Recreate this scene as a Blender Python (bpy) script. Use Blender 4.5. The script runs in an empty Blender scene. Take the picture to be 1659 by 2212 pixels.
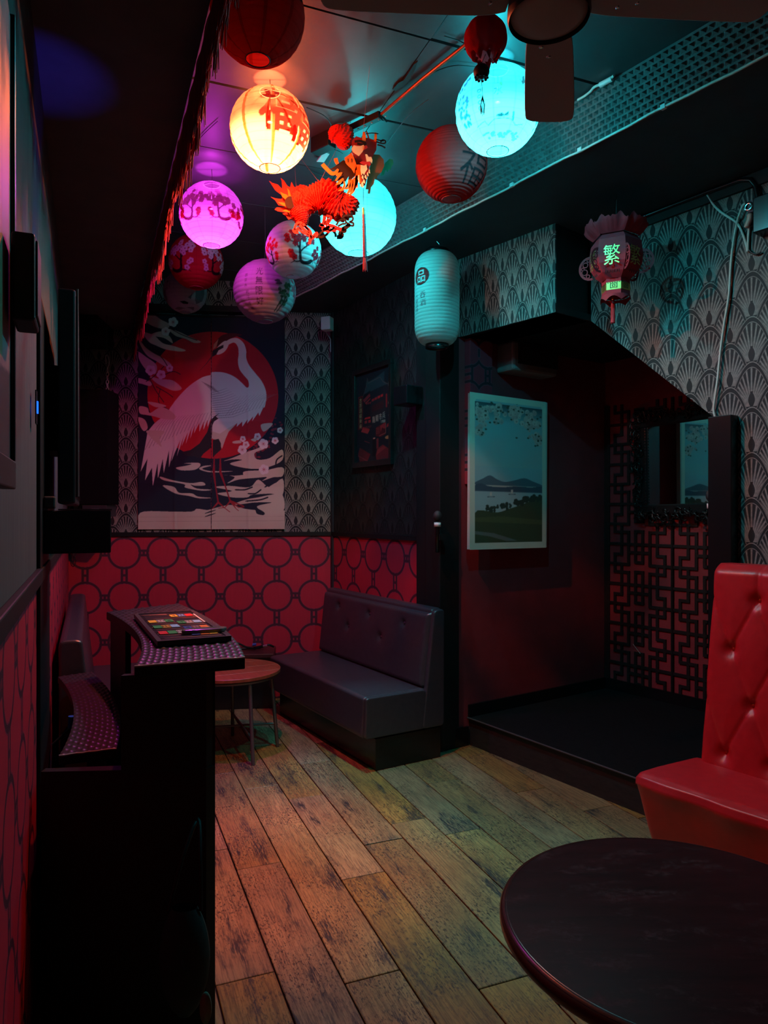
import bpy, bmesh, math, random
import numpy as np
from mathutils import Vector, Matrix

S = bpy.context.scene
COL = S.collection
random.seed(7)
np.random.seed(7)
R = math.radians

# ---------------------------------------------------------------- camera, world, exposure
F, CX, CY, EYE = 1540.0, 829.5, 1106.0, 1.6          # focal length and principal point of the 1659x2212 frame, eye height
cam_d = bpy.data.cameras.new('camera')
cam_d.sensor_fit = 'VERTICAL'
cam_d.sensor_height = 24.0
cam_d.lens = 24.0 * F / 2212.0
cam_d.clip_start = 0.05
cam = bpy.data.objects.new('camera', cam_d)
COL.objects.link(cam)
cam.location = (0, 0, EYE)
cam.rotation_euler = (R(90), 0, 0)
S.camera = cam
w = bpy.data.worlds.new('world')
S.world = w
w.use_nodes = True
w.node_tree.nodes['Background'].inputs[0].default_value = (0.55, 0.42, 0.40, 1)
w.node_tree.nodes['Background'].inputs[1].default_value = 0.008
S.view_settings.view_transform = 'Standard'
S.view_settings.look = 'None'
S.view_settings.exposure = 0.0
S.view_settings.gamma = 1.0
S.view_settings.use_curve_mapping = False
# watts of the four lantern bulbs: downward half, weak all-round glow, narrow beam, upward spill through the top ring
LAMP_POWER = {'orange': (330.0, 27.0, 80.0, 34.0), 'cyan_right': (155.0, 19.0, 56.0, 14.0), 'cyan_mid': (128.0, 20.0, 44.0, 14.0), 'magenta': (66.0, 9.0, 52.0, 20.0)}

# ---------------------------------------------------------------- helpers: space
def P(px, py, D):
    """world point seen at photo pixel px, py at depth D"""
    return Vector(((px - CX) / F * D, D, EYE + (CY - py) / F * D))

def frame(p0, d):
    """upright frame: x along d (to the viewer's right), y away from the viewer, z up"""
    d = Vector((d[0], d[1], 0)).normalized()
    y = Vector((-d.y, d.x, 0))
    m = Matrix.Identity(4)
    for i in range(3):
        m[i][0], m[i][1] = d[i], y[i]
    m[0][3], m[1][3] = p0[0], p0[1]
    return m

def on(px, py, M, off=0.0):
    """point of the upright plane local y = off of frame M along the sight line through a photo point"""
    o = M.inverted() @ Vector((0, 0, EYE))
    d = M.inverted().to_3x3() @ Vector(((px - CX) / F, 1, (CY - py) / F))
    t = (off - o.y) / d.y
    return o + d * t              # local coordinates

def between(a, b):
    return frame(a, (b[0] - a[0], b[1] - a[1]))

# ---------------------------------------------------------------- helpers: objects
PM = {}
def setp(o, label=None, cat=None, group=None, kind=None):
    if label: o['label'] = label
    if cat: o['category'] = cat
    if group: o['group'] = group
    if kind: o['kind'] = kind
    return o

def thing(name, label, cat, M=None, group=None):
    o = bpy.data.objects.new(name, None)
    COL.objects.link(o)
    o.empty_display_size = 0.05
    M = M if M is not None else Matrix.Identity(4)
    o.matrix_world = M
    PM[o] = M.copy()
    return setp(o, label, cat, group)

def T(x, y, z, rz=0.0):
    return Matrix.Translation((x, y, z)) @ Matrix.Rotation(rz, 4, 'Z')

class MB:
    def __init__(s, M=None):
        s.v, s.f, s.mi, s.sm = [], [], [], []
        s.M = M
    def add(s, vs, fs, mi=0, smooth=False, M=None):
        b = len(s.v)
        M = M if M is not None else s.M
        for q in vs:
            q = Vector(q)
            s.v.append(M @ q if M is not None else q)
        for f in fs:
            s.f.append(tuple(i + b for i in f)); s.mi.append(mi); s.sm.append(smooth)
        return s
    def box(s, c0, c1, mi=0, M=None):
        x0, y0, z0 = c0; x1, y1, z1 = c1
        vs = [(x0,y0,z0),(x1,y0,z0),(x1,y1,z0),(x0,y1,z0),(x0,y0,z1),(x1,y0,z1),(x1,y1,z1),(x0,y1,z1)]
        fs = [(0,3,2,1),(4,5,6,7),(0,1,5,4),(1,2,6,5),(2,3,7,6),(3,0,4,7)]
        return s.add(vs, fs, mi, False, M)
    def prism(s, poly, y0, y1, mi=0, M=None, smooth=False):
        """polygon in local x,z pushed from y0 to y1"""
        n = len(poly)
        a = sum(poly[i][0]*poly[(i+1)%n][1]-poly[(i+1)%n][0]*poly[i][1] for i in range(n))
        if a < 0: poly = poly[::-1]
        vs = [(x, y0, z) for x, z in poly] + [(x, y1, z) for x, z in poly]
        fs = [tuple(range(n)), tuple(range(2*n-1, n-1, -1))]
        fs += [(i, i+n, (i+1)%n+n, (i+1)%n) for i in range(n)]
        return s.add(vs, fs, mi, smooth, M)
    def slab(s, poly, z0, z1, mi=0, M=None):
        """polygon in local x,y pushed from z0 to z1"""
        n = len(poly)
        a = sum(poly[i][0]*poly[(i+1)%n][1]-poly[(i+1)%n][0]*poly[i][1] for i in range(n))
        if a < 0: poly = poly[::-1]
        vs = [(x, y, z0) for x, y in poly] + [(x, y, z1) for x, y in poly]
        fs = [tuple(range(n-1, -1, -1)), tuple(range(n, 2*n))]
        fs += [(i, (i+1)%n, (i+1)%n+n, i+n) for i in range(n)]
        return s.add(vs, fs, mi, False, M)
    def tube(s, pts, r, n=8, mi=0, M=None, cap=True, closed=False):
        pts = [Vector(p) for p in pts]
        m = len(pts)
        rs = r if isinstance(r, (list, tuple)) else [r]*m
        vs, fs = [], []
        up = Vector((0.13, 0.21, 0.97))
        for i, p in enumerate(pts):
            if closed: t = pts[(i+1) % m] - pts[i-1]
            else: t = pts[min(i+1, m-1)] - pts[max(i-1, 0)]
            if t.length < 1e-9: t = Vector((0,0,1))
            t.normalize()
            if abs(t.dot(up)) > 0.95: up = Vector((0.9, 0.3, 0.1))
            a = t.cross(up).normalized(); b = t.cross(a).normalized()
            up = -b if False else up
            for k in range(n):
                an = 2*math.pi*k/n
                vs.append(p + (a*math.cos(an) + b*math.sin(an))*rs[i])
        for i in range(m if closed else m-1):
            j = (i+1) % m
            for k in range(n):
                l = (k+1) % n
                fs.append((i*n+k, i*n+l, j*n+l, j*n+k))
        s.add(vs, fs, mi, True, M)
        if cap and not closed:
            s.add(vs[:n], [tuple(range(n-1, -1, -1))], mi, False, M)
            s.add(vs[-n:], [tuple(range(n))], mi, False, M)
        return s
    def lathe(s, prof, n=32, c=(0,0,0), mi=0, M=None, smooth=True, cap=False):
        vs, fs = [], []
        for r, z in prof:
            for k in range(n):
                a = 2*math.pi*k/n
                vs.append((c[0]+r*math.cos(a), c[1]+r*math.sin(a), c[2]+z))
        for i in range(len(prof)-1):
            for k in range(n):
                l = (k+1) % n
                fs.append((i*n+k, i*n+l, (i+1)*n+l, (i+1)*n+k))
        if cap:
            fs.append(tuple(range(n-1, -1, -1)))
            fs.append(tuple(range((len(prof)-1)*n, len(prof)*n)))
        return s.add(vs, fs, mi, smooth, M)
    def ball(s, c, r, n=14, mi=0, M=None):
        rx, ry, rz = r if isinstance(r, (tuple, list)) else (r, r, r)
        vs, fs = [], []
        m = n//2+1
        for i in range(m):
            la = -math.pi/2 + math.pi*i/(m-1)
            for k in range(n):
                a = 2*math.pi*k/n
                vs.append((c[0]+rx*math.cos(la)*math.cos(a), c[1]+ry*math.cos(la)*math.sin(a), c[2]+rz*math.sin(la)))
        for i in range(m-1):
            for k in range(n):
                l = (k+1) % n
                fs.append((i*n+k, i*n+l, (i+1)*n+l, (i+1)*n+k))
        return s.add(vs, fs, mi, True, M)
    def grid(s, fn, nu, nv, mi=0, M=None, smooth=True):
        vs = [fn(i/nu, j/nv) for j in range(nv+1) for i in range(nu+1)]
        fs = [(j*(nu+1)+i, j*(nu+1)+i+1, (j+1)*(nu+1)+i+1, (j+1)*(nu+1)+i) for j in range(nv) for i in range(nu)]
        return s.add(vs, fs, mi, smooth, M)
    def build(s, name, mats, parent=None, M=None, bevel=0.0, seg=2, **kw):
        """link as ONE mesh; vertices are in world space and become local to the parent or to M"""
        if not isinstance(mats, (list, tuple)): mats = [mats]
        if parent is not None: L = PM[parent] if M is None else M
        elif M is not None: L = M
        else:
            xs = [q.x for q in s.v]; ys = [q.y for q in s.v]; zs = [q.z for q in s.v]
            L = T((min(xs)+max(xs))/2, (min(ys)+max(ys))/2, min(zs))
        inv = L.inverted()
        me = bpy.data.meshes.new(name)
        me.from_pydata([inv @ q for q in s.v], [], s.f)
        for m in mats: me.materials.append(m)
        me.polygons.foreach_set('material_index', s.mi)
        me.polygons.foreach_set('use_smooth', s.sm)
        me.update()
        o = bpy.data.objects.new(name, me)
        COL.objects.link(o)
        if parent is not None:
            o.parent = parent
            if M is not None: o.matrix_local = PM[parent].inverted() @ M
        else: o.matrix_world = L
        PM[o] = L.copy()
        if bevel > 0:
            b = o.modifiers.new('bevel', 'BEVEL'); b.width = bevel; b.segments = seg; b.limit_method = 'ANGLE'; b.angle_limit = R(40)
            b.harden_normals = False
        return setp(o, **kw)

def colour_grid(name, mats, verts, nu, nv, cols, parent=None, L=None, wrap=False, smooth=True, **kw):
    """(nv x nu) vertex sheet with a colour attribute Col, built through numpy"""
    V = np.asarray(verts, dtype=np.float32).reshape(-1, 3)
    M = PM[parent] if parent is not None else (L if L is not None else Matrix.Identity(4))
    inv = np.array(M.inverted(), dtype=np.float32)
    V = V @ inv[:3, :3].T + inv[:3, 3]
    jj, ii = np.meshgrid(np.arange(nv-1), np.arange(nu if wrap else nu-1), indexing='ij')
    i2 = (ii+1) % nu
    q = np.stack([jj*nu+ii, jj*nu+i2, (jj+1)*nu+i2, (jj+1)*nu+ii], -1).reshape(-1, 4).astype(np.int32)
    me = bpy.data.meshes.new(name)
    me.vertices.add(len(V)); me.vertices.foreach_set('co', V.ravel())
    me.loops.add(q.size); me.loops.foreach_set('vertex_index', q.ravel())
    me.polygons.add(len(q)); me.polygons.foreach_set('loop_start', np.arange(0, q.size, 4, dtype=np.int32))
    me.polygons.foreach_set('use_smooth', np.full(len(q), smooth))
    me.update(calc_edges=True)
    at = me.color_attributes.new('Col', 'FLOAT_COLOR', 'POINT')
    c = np.ones((len(V), 4), dtype=np.float32); c[:, :3] = np.asarray(cols, dtype=np.float32).reshape(-1, 3)
    at.data.foreach_set('color', c.ravel())
    me.materials.append(mats)
    o = bpy.data.objects.new(name, me); COL.objects.link(o)
    if parent is not None: o.parent = parent
    else: o.matrix_world = M
    PM[o] = M.copy()
    return setp(o, **kw)

def dup(root, M, label=None, group=None):
    r = root.copy(); COL.objects.link(r); r.matrix_world = M
    PM[r] = M.copy()
    if label: r['label'] = label
    if group: r['group'] = group
    for ch in list(root.children):
        c = ch.copy(); COL.objects.link(c); c.parent = r
        for g in ch.children:
            d = g.copy(); COL.objects.link(d); d.parent = c
    return r

# ---------------------------------------------------------------- helpers: materials
def lin(c):
    return tuple(((x/255)/12.92 if x/255 <= .04045 else ((x/255+.055)/1.055)**2.4) for x in c)

def mat(name, col=(.5,.5,.5), rough=.5, metal=0.0, spec=.5, coat=0.0):
    m = bpy.data.materials.new(name); m.use_nodes = True
    b = m.node_tree.nodes['Principled BSDF']
    b.inputs['Base Color'].default_value = (*col, 1)
    b.inputs['Roughness'].default_value = rough
    b.inputs['Metallic'].default_value = metal
    b.inputs['Specular IOR Level'].default_value = spec
    b.inputs['Coat Weight'].default_value = coat
    return m

class X:
    """a float in a node tree; arithmetic on it adds Math nodes"""
    def __init__(s, nt, v): s.nt, s.v = nt, v
    def op(s, o, *a, clamp=False):
        n = s.nt.nodes.new('ShaderNodeMath'); n.operation = o; n.use_clamp = clamp
        for i, q in enumerate((s,)+a):
            q = q.v if isinstance(q, X) else q
            if isinstance(q, (int, float)): n.inputs[i].default_value = q
            else: s.nt.links.new(q, n.inputs[i])
        return X(s.nt, n.outputs[0])
    def __add__(s, o): return s.op('ADD', o)
    __radd__ = __add__
    def __sub__(s, o): return s.op('SUBTRACT', o)
    def __rsub__(s, o): return X(s.nt, o).op('SUBTRACT', s) if not isinstance(o, X) else o.op('SUBTRACT', s)
    def __mul__(s, o): return s.op('MULTIPLY', o)
    __rmul__ = __mul__
    def __truediv__(s, o): return s.op('DIVIDE', o)
    def lt(s, o): return s.op('LESS_THAN', o)
    def gt(s, o): return s.op('GREATER_THAN', o)
    def abs(s): return s.op('ABSOLUTE')
    def sqrt(s): return s.op('SQRT')
    def frac(s): return s.op('FRACT')
    def mx(s, o): return s.op('MAXIMUM', o)
    def mn(s, o): return s.op('MINIMUM', o)
    def sin(s): return s.op('SINE')
    def cos(s): return s.op('COSINE')
    def sat(s): return s.op('ADD', 0.0, clamp=True)
    def ramp(s, a, b):
        """0 at a, 1 at b, clamped"""
        return ((s - a) * (1.0/(b-a))).sat()
    def mix(s, a, b):
        return a + (b - a) * s

def nodes(m):
    nt = m.node_tree
    return nt, nt.nodes['Principled BSDF']

def coords(nt, kind='Object'):
    tc = nt.nodes.new('ShaderNodeTexCoord')
    sp = nt.nodes.new('ShaderNodeSeparateXYZ')
    nt.links.new(tc.outputs[kind], sp.inputs[0])
    return tc.outputs[kind], X(nt, sp.outputs[0]), X(nt, sp.outputs[1]), X(nt, sp.outputs[2])

def noise(nt, vec, scale, detail=3.0, rough=.55, stretch=(1,1,1), seed=None):
    mp = nt.nodes.new('ShaderNodeMapping'); mp.inputs['Scale'].default_value = stretch
    nt.links.new(vec, mp.inputs[0])
    src = mp.outputs[0]
    if seed is not None:
        ad = nt.nodes.new('ShaderNodeVectorMath'); ad.operation = 'ADD'
        cb = nt.nodes.new('ShaderNodeCombineXYZ')
        for i in range(3): nt.links.new((seed*(17.3+9*i)).v, cb.inputs[i])
        nt.links.new(src, ad.inputs[0]); nt.links.new(cb.outputs[0], ad.inputs[1]); src = ad.outputs[0]
    n = nt.nodes.new('ShaderNodeTexNoise'); n.inputs['Scale'].default_value = scale
    n.inputs['Detail'].default_value = detail; n.inputs['Roughness'].default_value = rough
    nt.links.new(src, n.inputs['Vector'])
    return X(nt, n.outputs[0])

def cmix(nt, fac, a, b):
    n = nt.nodes.new('ShaderNodeMix'); n.data_type = 'RGBA'
    if isinstance(fac, X): nt.links.new(fac.v, n.inputs[0])
    else: n.inputs[0].default_value = fac
    for q, i in ((a, 6), (b, 7)):
        if isinstance(q, tuple): n.inputs[i].default_value = (*q[:3], 1)
        else: nt.links.new(q, n.inputs[i])
    return n.outputs[2]

def bump(nt, b, h, strength=.3, dist=.002):
    n = nt.nodes.new('ShaderNodeBump'); n.inputs['Strength'].default_value = strength; n.inputs['Distance'].default_value = dist
    nt.links.new(h.v, n.inputs['Height']); nt.links.new(n.outputs[0], b.inputs['Normal'])

def mottled(name, c0, c1, scale=8, rough=.5, bmp=.0, stretch=(1,1,1), metal=0.0, spec=.5):
    m = mat(name, c0, rough, metal, spec); nt, b = nodes(m)
    vec, x, y, z = coords(nt)
    n = noise(nt, vec, scale, 4, .6, stretch).ramp(.35, .68)
    nt.links.new(cmix(nt, n, c0, c1), b.inputs['Base Color'])
    if bmp: bump(nt, b, noise(nt, vec, scale*6, 3, .6, stretch), bmp)
    return m

def fan_paper(name, bg, line, w=.22, h=.22, x0=0.0, z0=0.0, metal=.0, rough=.5):
    """art-deco fan wallpaper: staggered arches of radiating ribs with a dark leaf at each foot"""
    m = mat(name, bg, rough, 0.0, .12); nt, b = nodes(m)
    vec, x, y, z = coords(nt)
    u = (x - x0) * (1/w) + 100.0; v = (z - z0) * (1/h) + 100.0
    uA = (u + .5).frac() - .5; vA = v.frac()
    uB = u.frac() - .5; vB = (v + .5).frac()
    sA = uA / (1.0 - vA*.26); sB = uB / (1.0 - vB*.26)
    eA = (sA*sA*4.0 + vA*vA).sqrt(); eB = (sB*sB*4.0 + vB*vB).sqrt()
    selB = eB.lt(1.0) * (vB.gt(vA) + eA.gt(1.0)).sat()
    e = selB.mix(eA, eB); uu = selB.mix(uA, uB); vv = selB.mix(vA, vB)
    th = (uu*w).op('ARCTAN2', vv*h)
    rho = ((uu*w)*(uu*w) + (vv*h)*(vv*h)).sqrt() * (1/h)
    ribw = rho.ramp(.70, .15) * 1.0 - .38
    rib = ((th*44.0).cos() + ribw).ramp(-.15, .30) * e.lt(.845) * e.gt(.05)
    edge = ((e - .978).abs().lt(.012) + (e - .862).abs().lt(.009)).sat()
    lw = (vv * (math.pi/.29)).sin().mx(0.0) * .046
    leaf = uu.abs().lt(lw) * vv.lt(.29)
    halo = uu.abs().lt(lw + .03) * vv.lt(.33)
    lines = (rib * (1.0 - halo) + edge).sat()
    glow = rho.ramp(.55, .22) * e.lt(.78) * (1.0 - halo)
    k = (lines.mx(glow*.85)) * (1.0 - leaf)
    wear = noise(nt, vec, 60, 2, .6).ramp(.2, .7)
    k = k * (wear*.5 + .5)
    nt.links.new(cmix(nt, k, bg, line), b.inputs['Base Color'])
    nt.links.new((k*metal).v, b.inputs['Metallic'])
    bump(nt, b, k, .25, .001)
    return m

def ring_paper(name, red, dark, hi, x0=0.0, z0=0.0, px=.317, pz=.374, rr=.128):
    """red dado paper: rows of linked rings in a dark double line"""
    m = mat(name, red, .55, 0.0, .25); nt, b = nodes(m)
    vec, x, y, z = coords(nt)
    a = ((x - x0)*(1/px) + 100.5).frac() - .5; c = ((z - z0)*(1/pz) + 100.5).frac() - .5
    a = (a*px).abs(); c = (c*pz).abs()
    r = (a*a + c*c).sqrt()
    ring = (r - rr).abs()
    hb = (c - .019).abs().mx((rr - .004) - a)          # paired bars between neighbours in a row
    hx = (a - (px/2)).abs().mx(c - .019)
    vb = (a - .019).abs().mx((rr - .004) - c)          # paired bars between rows
    vx = (c - (pz/2)).abs().mx(a - .019)
    d = ring.mn(hb).mn(hx).mn(vb).mn(vx)
    dk = d.lt(.0088); ol = d.lt(.0128) * (1.0 - dk)
    grain = noise(nt, vec, 40, 3, .6, (1,1,.15)).ramp(.3, .75)
    base = cmix(nt, grain*.35, red, tuple(q*.72 for q in red))
    nt.links.new(cmix(nt, dk, cmix(nt, ol*.75, base, hi), dark), b.inputs['Base Color'])
    return m

def attr_mat(name, rough=.6, gain=1.0, spec=.3):
    m = mat(name, (.5,.5,.5), rough, 0, spec); nt, b = nodes(m)
    at = nt.nodes.new('ShaderNodeAttribute'); at.attribute_name = 'Col'
    nt.links.new(at.outputs['Color'], b.inputs['Base Color'])
    return m

def paper_mat(name, trans=.45):
    """lantern paper: reflects and lets light through"""
    m = bpy.data.materials.new(name); m.use_nodes = True
    nt = m.node_tree; nt.nodes.remove(nt.nodes['Principled BSDF']); out = nt.nodes['Material Output']
    at = nt.nodes.new('ShaderNodeAttribute'); at.attribute_name = 'Col'
    d = nt.nodes.new('ShaderNodeBsdfDiffuse'); t = nt.nodes.new('ShaderNodeBsdfTranslucent')
    mx = nt.nodes.new('ShaderNodeMixShader'); mx.inputs[0].default_value = trans
    nt.links.new(at.outputs['Color'], d.inputs[0]); nt.links.new(at.outputs['Color'], t.inputs[0])
    nt.links.new(d.outputs[0], mx.inputs[1]); nt.links.new(t.outputs[0], mx.inputs[2])
    nt.links.new(mx.outputs[0], out.inputs[0])
    return m

def lit_paper_mat(name, k, a, tint=(1,1,1)):
    """thin paper round a bulb: a share a of the light goes straight through, the rest is scattered"""
    m = bpy.data.materials.new(name); m.use_nodes = True
    nt = m.node_tree; nt.nodes.remove(nt.nodes['Principled BSDF']); out = nt.nodes['Material Output']
    at = nt.nodes.new('ShaderNodeAttribute'); at.attribute_name = 'Col'
    sc = nt.nodes.new('ShaderNodeVectorMath'); sc.operation = 'SCALE'; sc.inputs[3].default_value = k
    t = nt.nodes.new('ShaderNodeBsdfTranslucent'); df = nt.nodes.new('ShaderNodeBsdfDiffuse'); ad = nt.nodes.new('ShaderNodeAddShader')
    tr = nt.nodes.new('ShaderNodeBsdfTransparent')
    tr.inputs[0].default_value = (*tint, 1)
    mx = nt.nodes.new('ShaderNodeMixShader'); mx.inputs[0].default_value = a
    nt.links.new(at.outputs['Color'], sc.inputs[0]); nt.links.new(sc.outputs[0], t.inputs[0])
    nt.links.new(sc.outputs[0], df.inputs[0]); nt.links.new(t.outputs[0], ad.inputs[0]); nt.links.new(df.outputs[0], ad.inputs[1])
    nt.links.new(ad.outputs[0], mx.inputs[1]); nt.links.new(tr.outputs[0], mx.inputs[2])
    nt.links.new(mx.outputs[0], out.inputs[0])
    return m

def emit_mat(name, col, st):
    m = bpy.data.materials.new(name); m.use_nodes = True
    nt = m.node_tree; nt.nodes.remove(nt.nodes['Principled BSDF'])
    e = nt.nodes.new('ShaderNodeEmission'); e.inputs[0].default_value = (*col, 1); e.inputs[1].default_value = st
    nt.links.new(e.outputs[0], nt.nodes['Material Output'].inputs[0])
    return m

# ---------------------------------------------------------------- helpers: flat prints as coloured sheets
class Canvas:
    def __init__(s, W, H, bg):
        s.W, s.H = W, H
        s.a = np.empty((H, W, 3), dtype=np.float32); s.a[:] = bg
    def _box(s, x0, x1, y0, y1):
        i0, i1 = max(0, int(x0)-1), min(s.W, int(x1)+2); j0, j1 = max(0, int(y0)-1), min(s.H, int(y1)+2)
        if i1 <= i0 or j1 <= j0: return None
        yy, xx = np.mgrid[j0:j1, i0:i1]
        return i0, i1, j0, j1, xx + .5, yy + .5
    def put(s, b, m, col):
        i0, i1, j0, j1 = b[:4]
        s.a[j0:j1, i0:i1][m] = col
    def poly(s, pts, col):
        p = np.asarray(pts, float)
        b = s._box(p[:,0].min(), p[:,0].max(), p[:,1].min(), p[:,1].max())
        if b is None: return
        xx, yy = b[4], b[5]; ins = np.zeros(xx.shape, bool)
        for (xa, ya), (xb, yb) in zip(p, np.roll(p, -1, 0)):
            if ya == yb: continue
            c = (ya > yy) != (yb > yy)
            ins ^= c & (xx < (xb-xa)*(yy-ya)/(yb-ya) + xa)
        s.put(b, ins, col)
    def ell(s, cx, cy, rx, ry, col):
        b = s._box(cx-rx, cx+rx, cy-ry, cy+ry)
        if b is None: return
        s.put(b, ((b[4]-cx)/rx)**2 + ((b[5]-cy)/ry)**2 <= 1, col)
    def line(s, pts, w, col):
        n = len(pts); ws = w if isinstance(w, (list, tuple)) else [w]*n
        for i in range(n-1):
            (xa, ya), (xb, yb) = pts[i], pts[i+1]; wa, wb = ws[i]/2, ws[i+1]/2; q = max(wa, wb)
            b = s._box(min(xa,xb)-q, max(xa,xb)+q, min(ya,yb)-q, max(ya,yb)+q)
            if b is None: continue
            dx, dy = xb-xa, yb-ya; L = dx*dx+dy*dy+1e-9
            t = np.clip(((b[4]-xa)*dx+(b[5]-ya)*dy)/L, 0, 1)
            d = np.hypot(b[4]-xa-t*dx, b[5]-ya-t*dy)
            s.put(b, d <= wa+(wb-wa)*t, col)
    def tris(s, V, tr, col):
        for t in tr: s.poly([V[i] for i in t], col)
    def half(s):
        return s.a[:s.H//2*2, :s.W//2*2].reshape(s.H//2, 2, s.W//2, 2, 3).mean((1, 3))

def smooth_pts(pts, n=6, closed=False):
    """Catmull-Rom through pts"""
    P_ = [np.array(p, float) for p in pts]; m = len(P_); out = []
    for i in range(m if closed else m-1):
        if closed: p0, p1, p2, p3 = P_[i-1], P_[i], P_[(i+1) % m], P_[(i+2) % m]
        else: p0, p1, p2, p3 = P_[max(i-1,0)], P_[i], P_[i+1], P_[min(i+2,m-1)]
        for k in range(n):
            t = k/n
            out.append(tuple(.5*((2*p1)+(-p0+p2)*t+(2*p0-5*p1+4*p2-p3)*t*t+(-p0+3*p1-3*p2+p3)*t**3)))
    if not closed: out.append(tuple(P_[-1]))
    return out

_glyphs = {}
def glyph(ch):
    """triangles of a piece of lettering, centred, height about 1"""
    if ch not in _glyphs:
        cu = bpy.data.curves.new('lettering', 'FONT'); cu.body = ch; cu.resolution_u = 3
        ob = bpy.data.objects.new('lettering', cu); COL.objects.link(ob)
        dg = bpy.context.evaluated_depsgraph_get(); me = ob.evaluated_get(dg).to_mesh()
        me.calc_loop_triangles()
        V = np.array([v.co[:2] for v in me.vertices]); tr = [tuple(t.vertices) for t in me.loop_triangles]
        ob.evaluated_get(dg).to_mesh_clear()
        bpy.data.objects.remove(ob); bpy.data.curves.remove(cu)
        c = (V.max(0)+V.min(0))/2; V = (V-c)/max(V[:,1].max()-V[:,1].min(), 1e-6)
        _glyphs[ch] = (V, tr)
    return _glyphs[ch]

def letter(mb, ch, c, ex, ez, h, mi=0, lift=None, wide=1.0):
    """flat lettering mesh at c, x along ex, up along ez, height h"""
    V, tr = glyph(ch)
    mb.add([Vector(c) + Vector(ex)*(q[0]*h*wide) + Vector(ez)*(q[1]*h) for q in V], tr, mi)

# ================================================================ materials
BLACK = (.010, .010, .011)
m_black = mat('black_paint', BLACK, .55, spec=.3)
m_blackgloss = mat('black_gloss', (.008,.008,.009), .25)
m_soffit = mottled('soffit_paint', (.115,.088,.086), (.085,.066,.065), 5, .62, .05, spec=.3)
m_soffit_r = mottled('soffit_paint_grey', (.045,.062,.072), (.034,.048,.056), 5, .6, .05, spec=.3)
m_ceil = mottled('ceiling_paint', (.060,.060,.064), (.038,.038,.041), 2.2, .42, .06)
m_red = mottled('alcove_red_paint', (.32,.035,.045), (.26,.028,.036), 6, .55, .06)
m_carpet = mottled('black_carpet', (.010,.010,.011), (.006,.006,.007), 60, .95, .4, spec=.1)
m_plat = mottled('platform_board', (.030,.024,.022), (.016,.014,.013), 14, .6, .2, (1,1,4))
m_concrete = mottled('grey_plaster', (.075,.084,.078), (.05,.058,.054), 3, .8, .15, (9,9,.8))
RED = (.55,.030,.062)
BACK_X0, BACK_Z0 = .45, 1.255
m_dado_b = ring_paper('ring_paper', RED, (.085,.024,.040), (.22,.045,.10), .45, 1.255)
m_dado_w = ring_paper('ring_paper_side', RED, (.085,.024,.040), (.22,.045,.10), .384, 1.262)
m_fan_b = fan_paper('fan_paper', (.030,.027,.030), (.34,.295,.26), .218, .213, 1.88, .0, rough=.5)
m_fan_r = fan_paper('fan_paper_right', (.028,.032,.034), (.31,.28,.26), .226, .231, .09, .06, rough=.5)
m_fan_u = fan_paper('fan_paper_bulkhead', (.030,.036,.038), (.28,.27,.245), .16, .235, .03, .09, rough=.5)
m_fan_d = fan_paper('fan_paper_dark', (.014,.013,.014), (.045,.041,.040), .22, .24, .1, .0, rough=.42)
m_white = mat('white_plastic', (.75,.74,.72), .4)
m_cable = mat('white_cable', (.62,.64,.58), .45)
m_bcable = mat('black_cable', (.012,.012,.012), .4)
m_chrome = mat('chrome', (.75,.75,.75), .18, 1.0)
m_steel = mat('dull_steel', (.42,.41,.41), .4, .3)
m_bleather = mottled('black_leather', (.050,.043,.056), (.040,.034,.045), 30, .34, .12, spec=.8)
m_rleather = mottled('red_leather', (.60,.014,.022), (.54,.011,.018), 25, .38, .08)

# ================================================================ setting
FB = between((-2.629, 5.941), (-.451, 6.17)); LB = 2.19
F2 = between((-.451, 6.17), (.268, 5.0)); L2 = math.hypot(.719, 1.17)
FP = between((.42, 4.797), (1.78, 5.73)); LP = math.hypot(1.36, .933)
FL = frame((1.78, 5.73), (.58, -.814))
FR = frame((1.29, 4.44), (.588, -.809))
FK = between((.43, 4.95), (1.02, 4.245)); LK = math.hypot(.59, .705)
FW = frame((-.177+.4127*.9, -.9), (-.4127, 1))
WL = (5.941+.9)/math.cos(math.atan(.4127))
FQ = frame((0, 0), (math.cos(R(21.75)), math.sin(R(21.75))))      # plank frame: x across the boards, y along them
CEIL, SOFL, SOFR, DADO = 3.57, 3.13, 3.32, 1.40
S_ = dict(kind='structure')

# --- floor: a black bed with every visible board laid on it
fl = MB().slab([(-3.4,-1.0),(3.6,-1.0),(3.6,6.7),(-3.4,6.7)], -.06, -.012).build('floor', m_black, **S_)
m_wood = mat('worn_boards', (.4,.27,.16), .5); nt, b = nodes(m_wood)
vec, x, y, z = coords(nt)
oi = nt.nodes.new('ShaderNodeObjectInfo'); rnd = X(nt, oi.outputs['Random'])
g1 = noise(nt, vec, 1.6, 3, .6, (3.0,.9,1), rnd).ramp(.30,.70)               # broad tone along the board
wv = noise(nt, vec, 2.2, 2, .5, (2.0,.8,1), rnd)                              # bends the grain
gl = ((x*150.0 + wv*46.0 + rnd*40.0).sin()*.5+.5) * noise(nt, vec, 7, 3, .6, (5,.5,1), rnd).ramp(.40,.62)
fine = noise(nt, vec, 30, 4, .75, (5.5,.22,1), rnd).ramp(.46,.60)             # short dark pores
sp = noise(nt, vec, 60, 4, .75, (2.2,.8,1), rnd).ramp(.52,.60) * noise(nt, vec, 3.6, 3, .6, (1,1,1), rnd).ramp(.36,.55)
worn = noise(nt, vec, 3.4, 4, .65, (2.6,.55,1), rnd).ramp(.55,.64)            # dark scuffed patches
scr = noise(nt, vec, 55, 3, .7, (3.0,.30,1), rnd).ramp(.40,.54)
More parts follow.
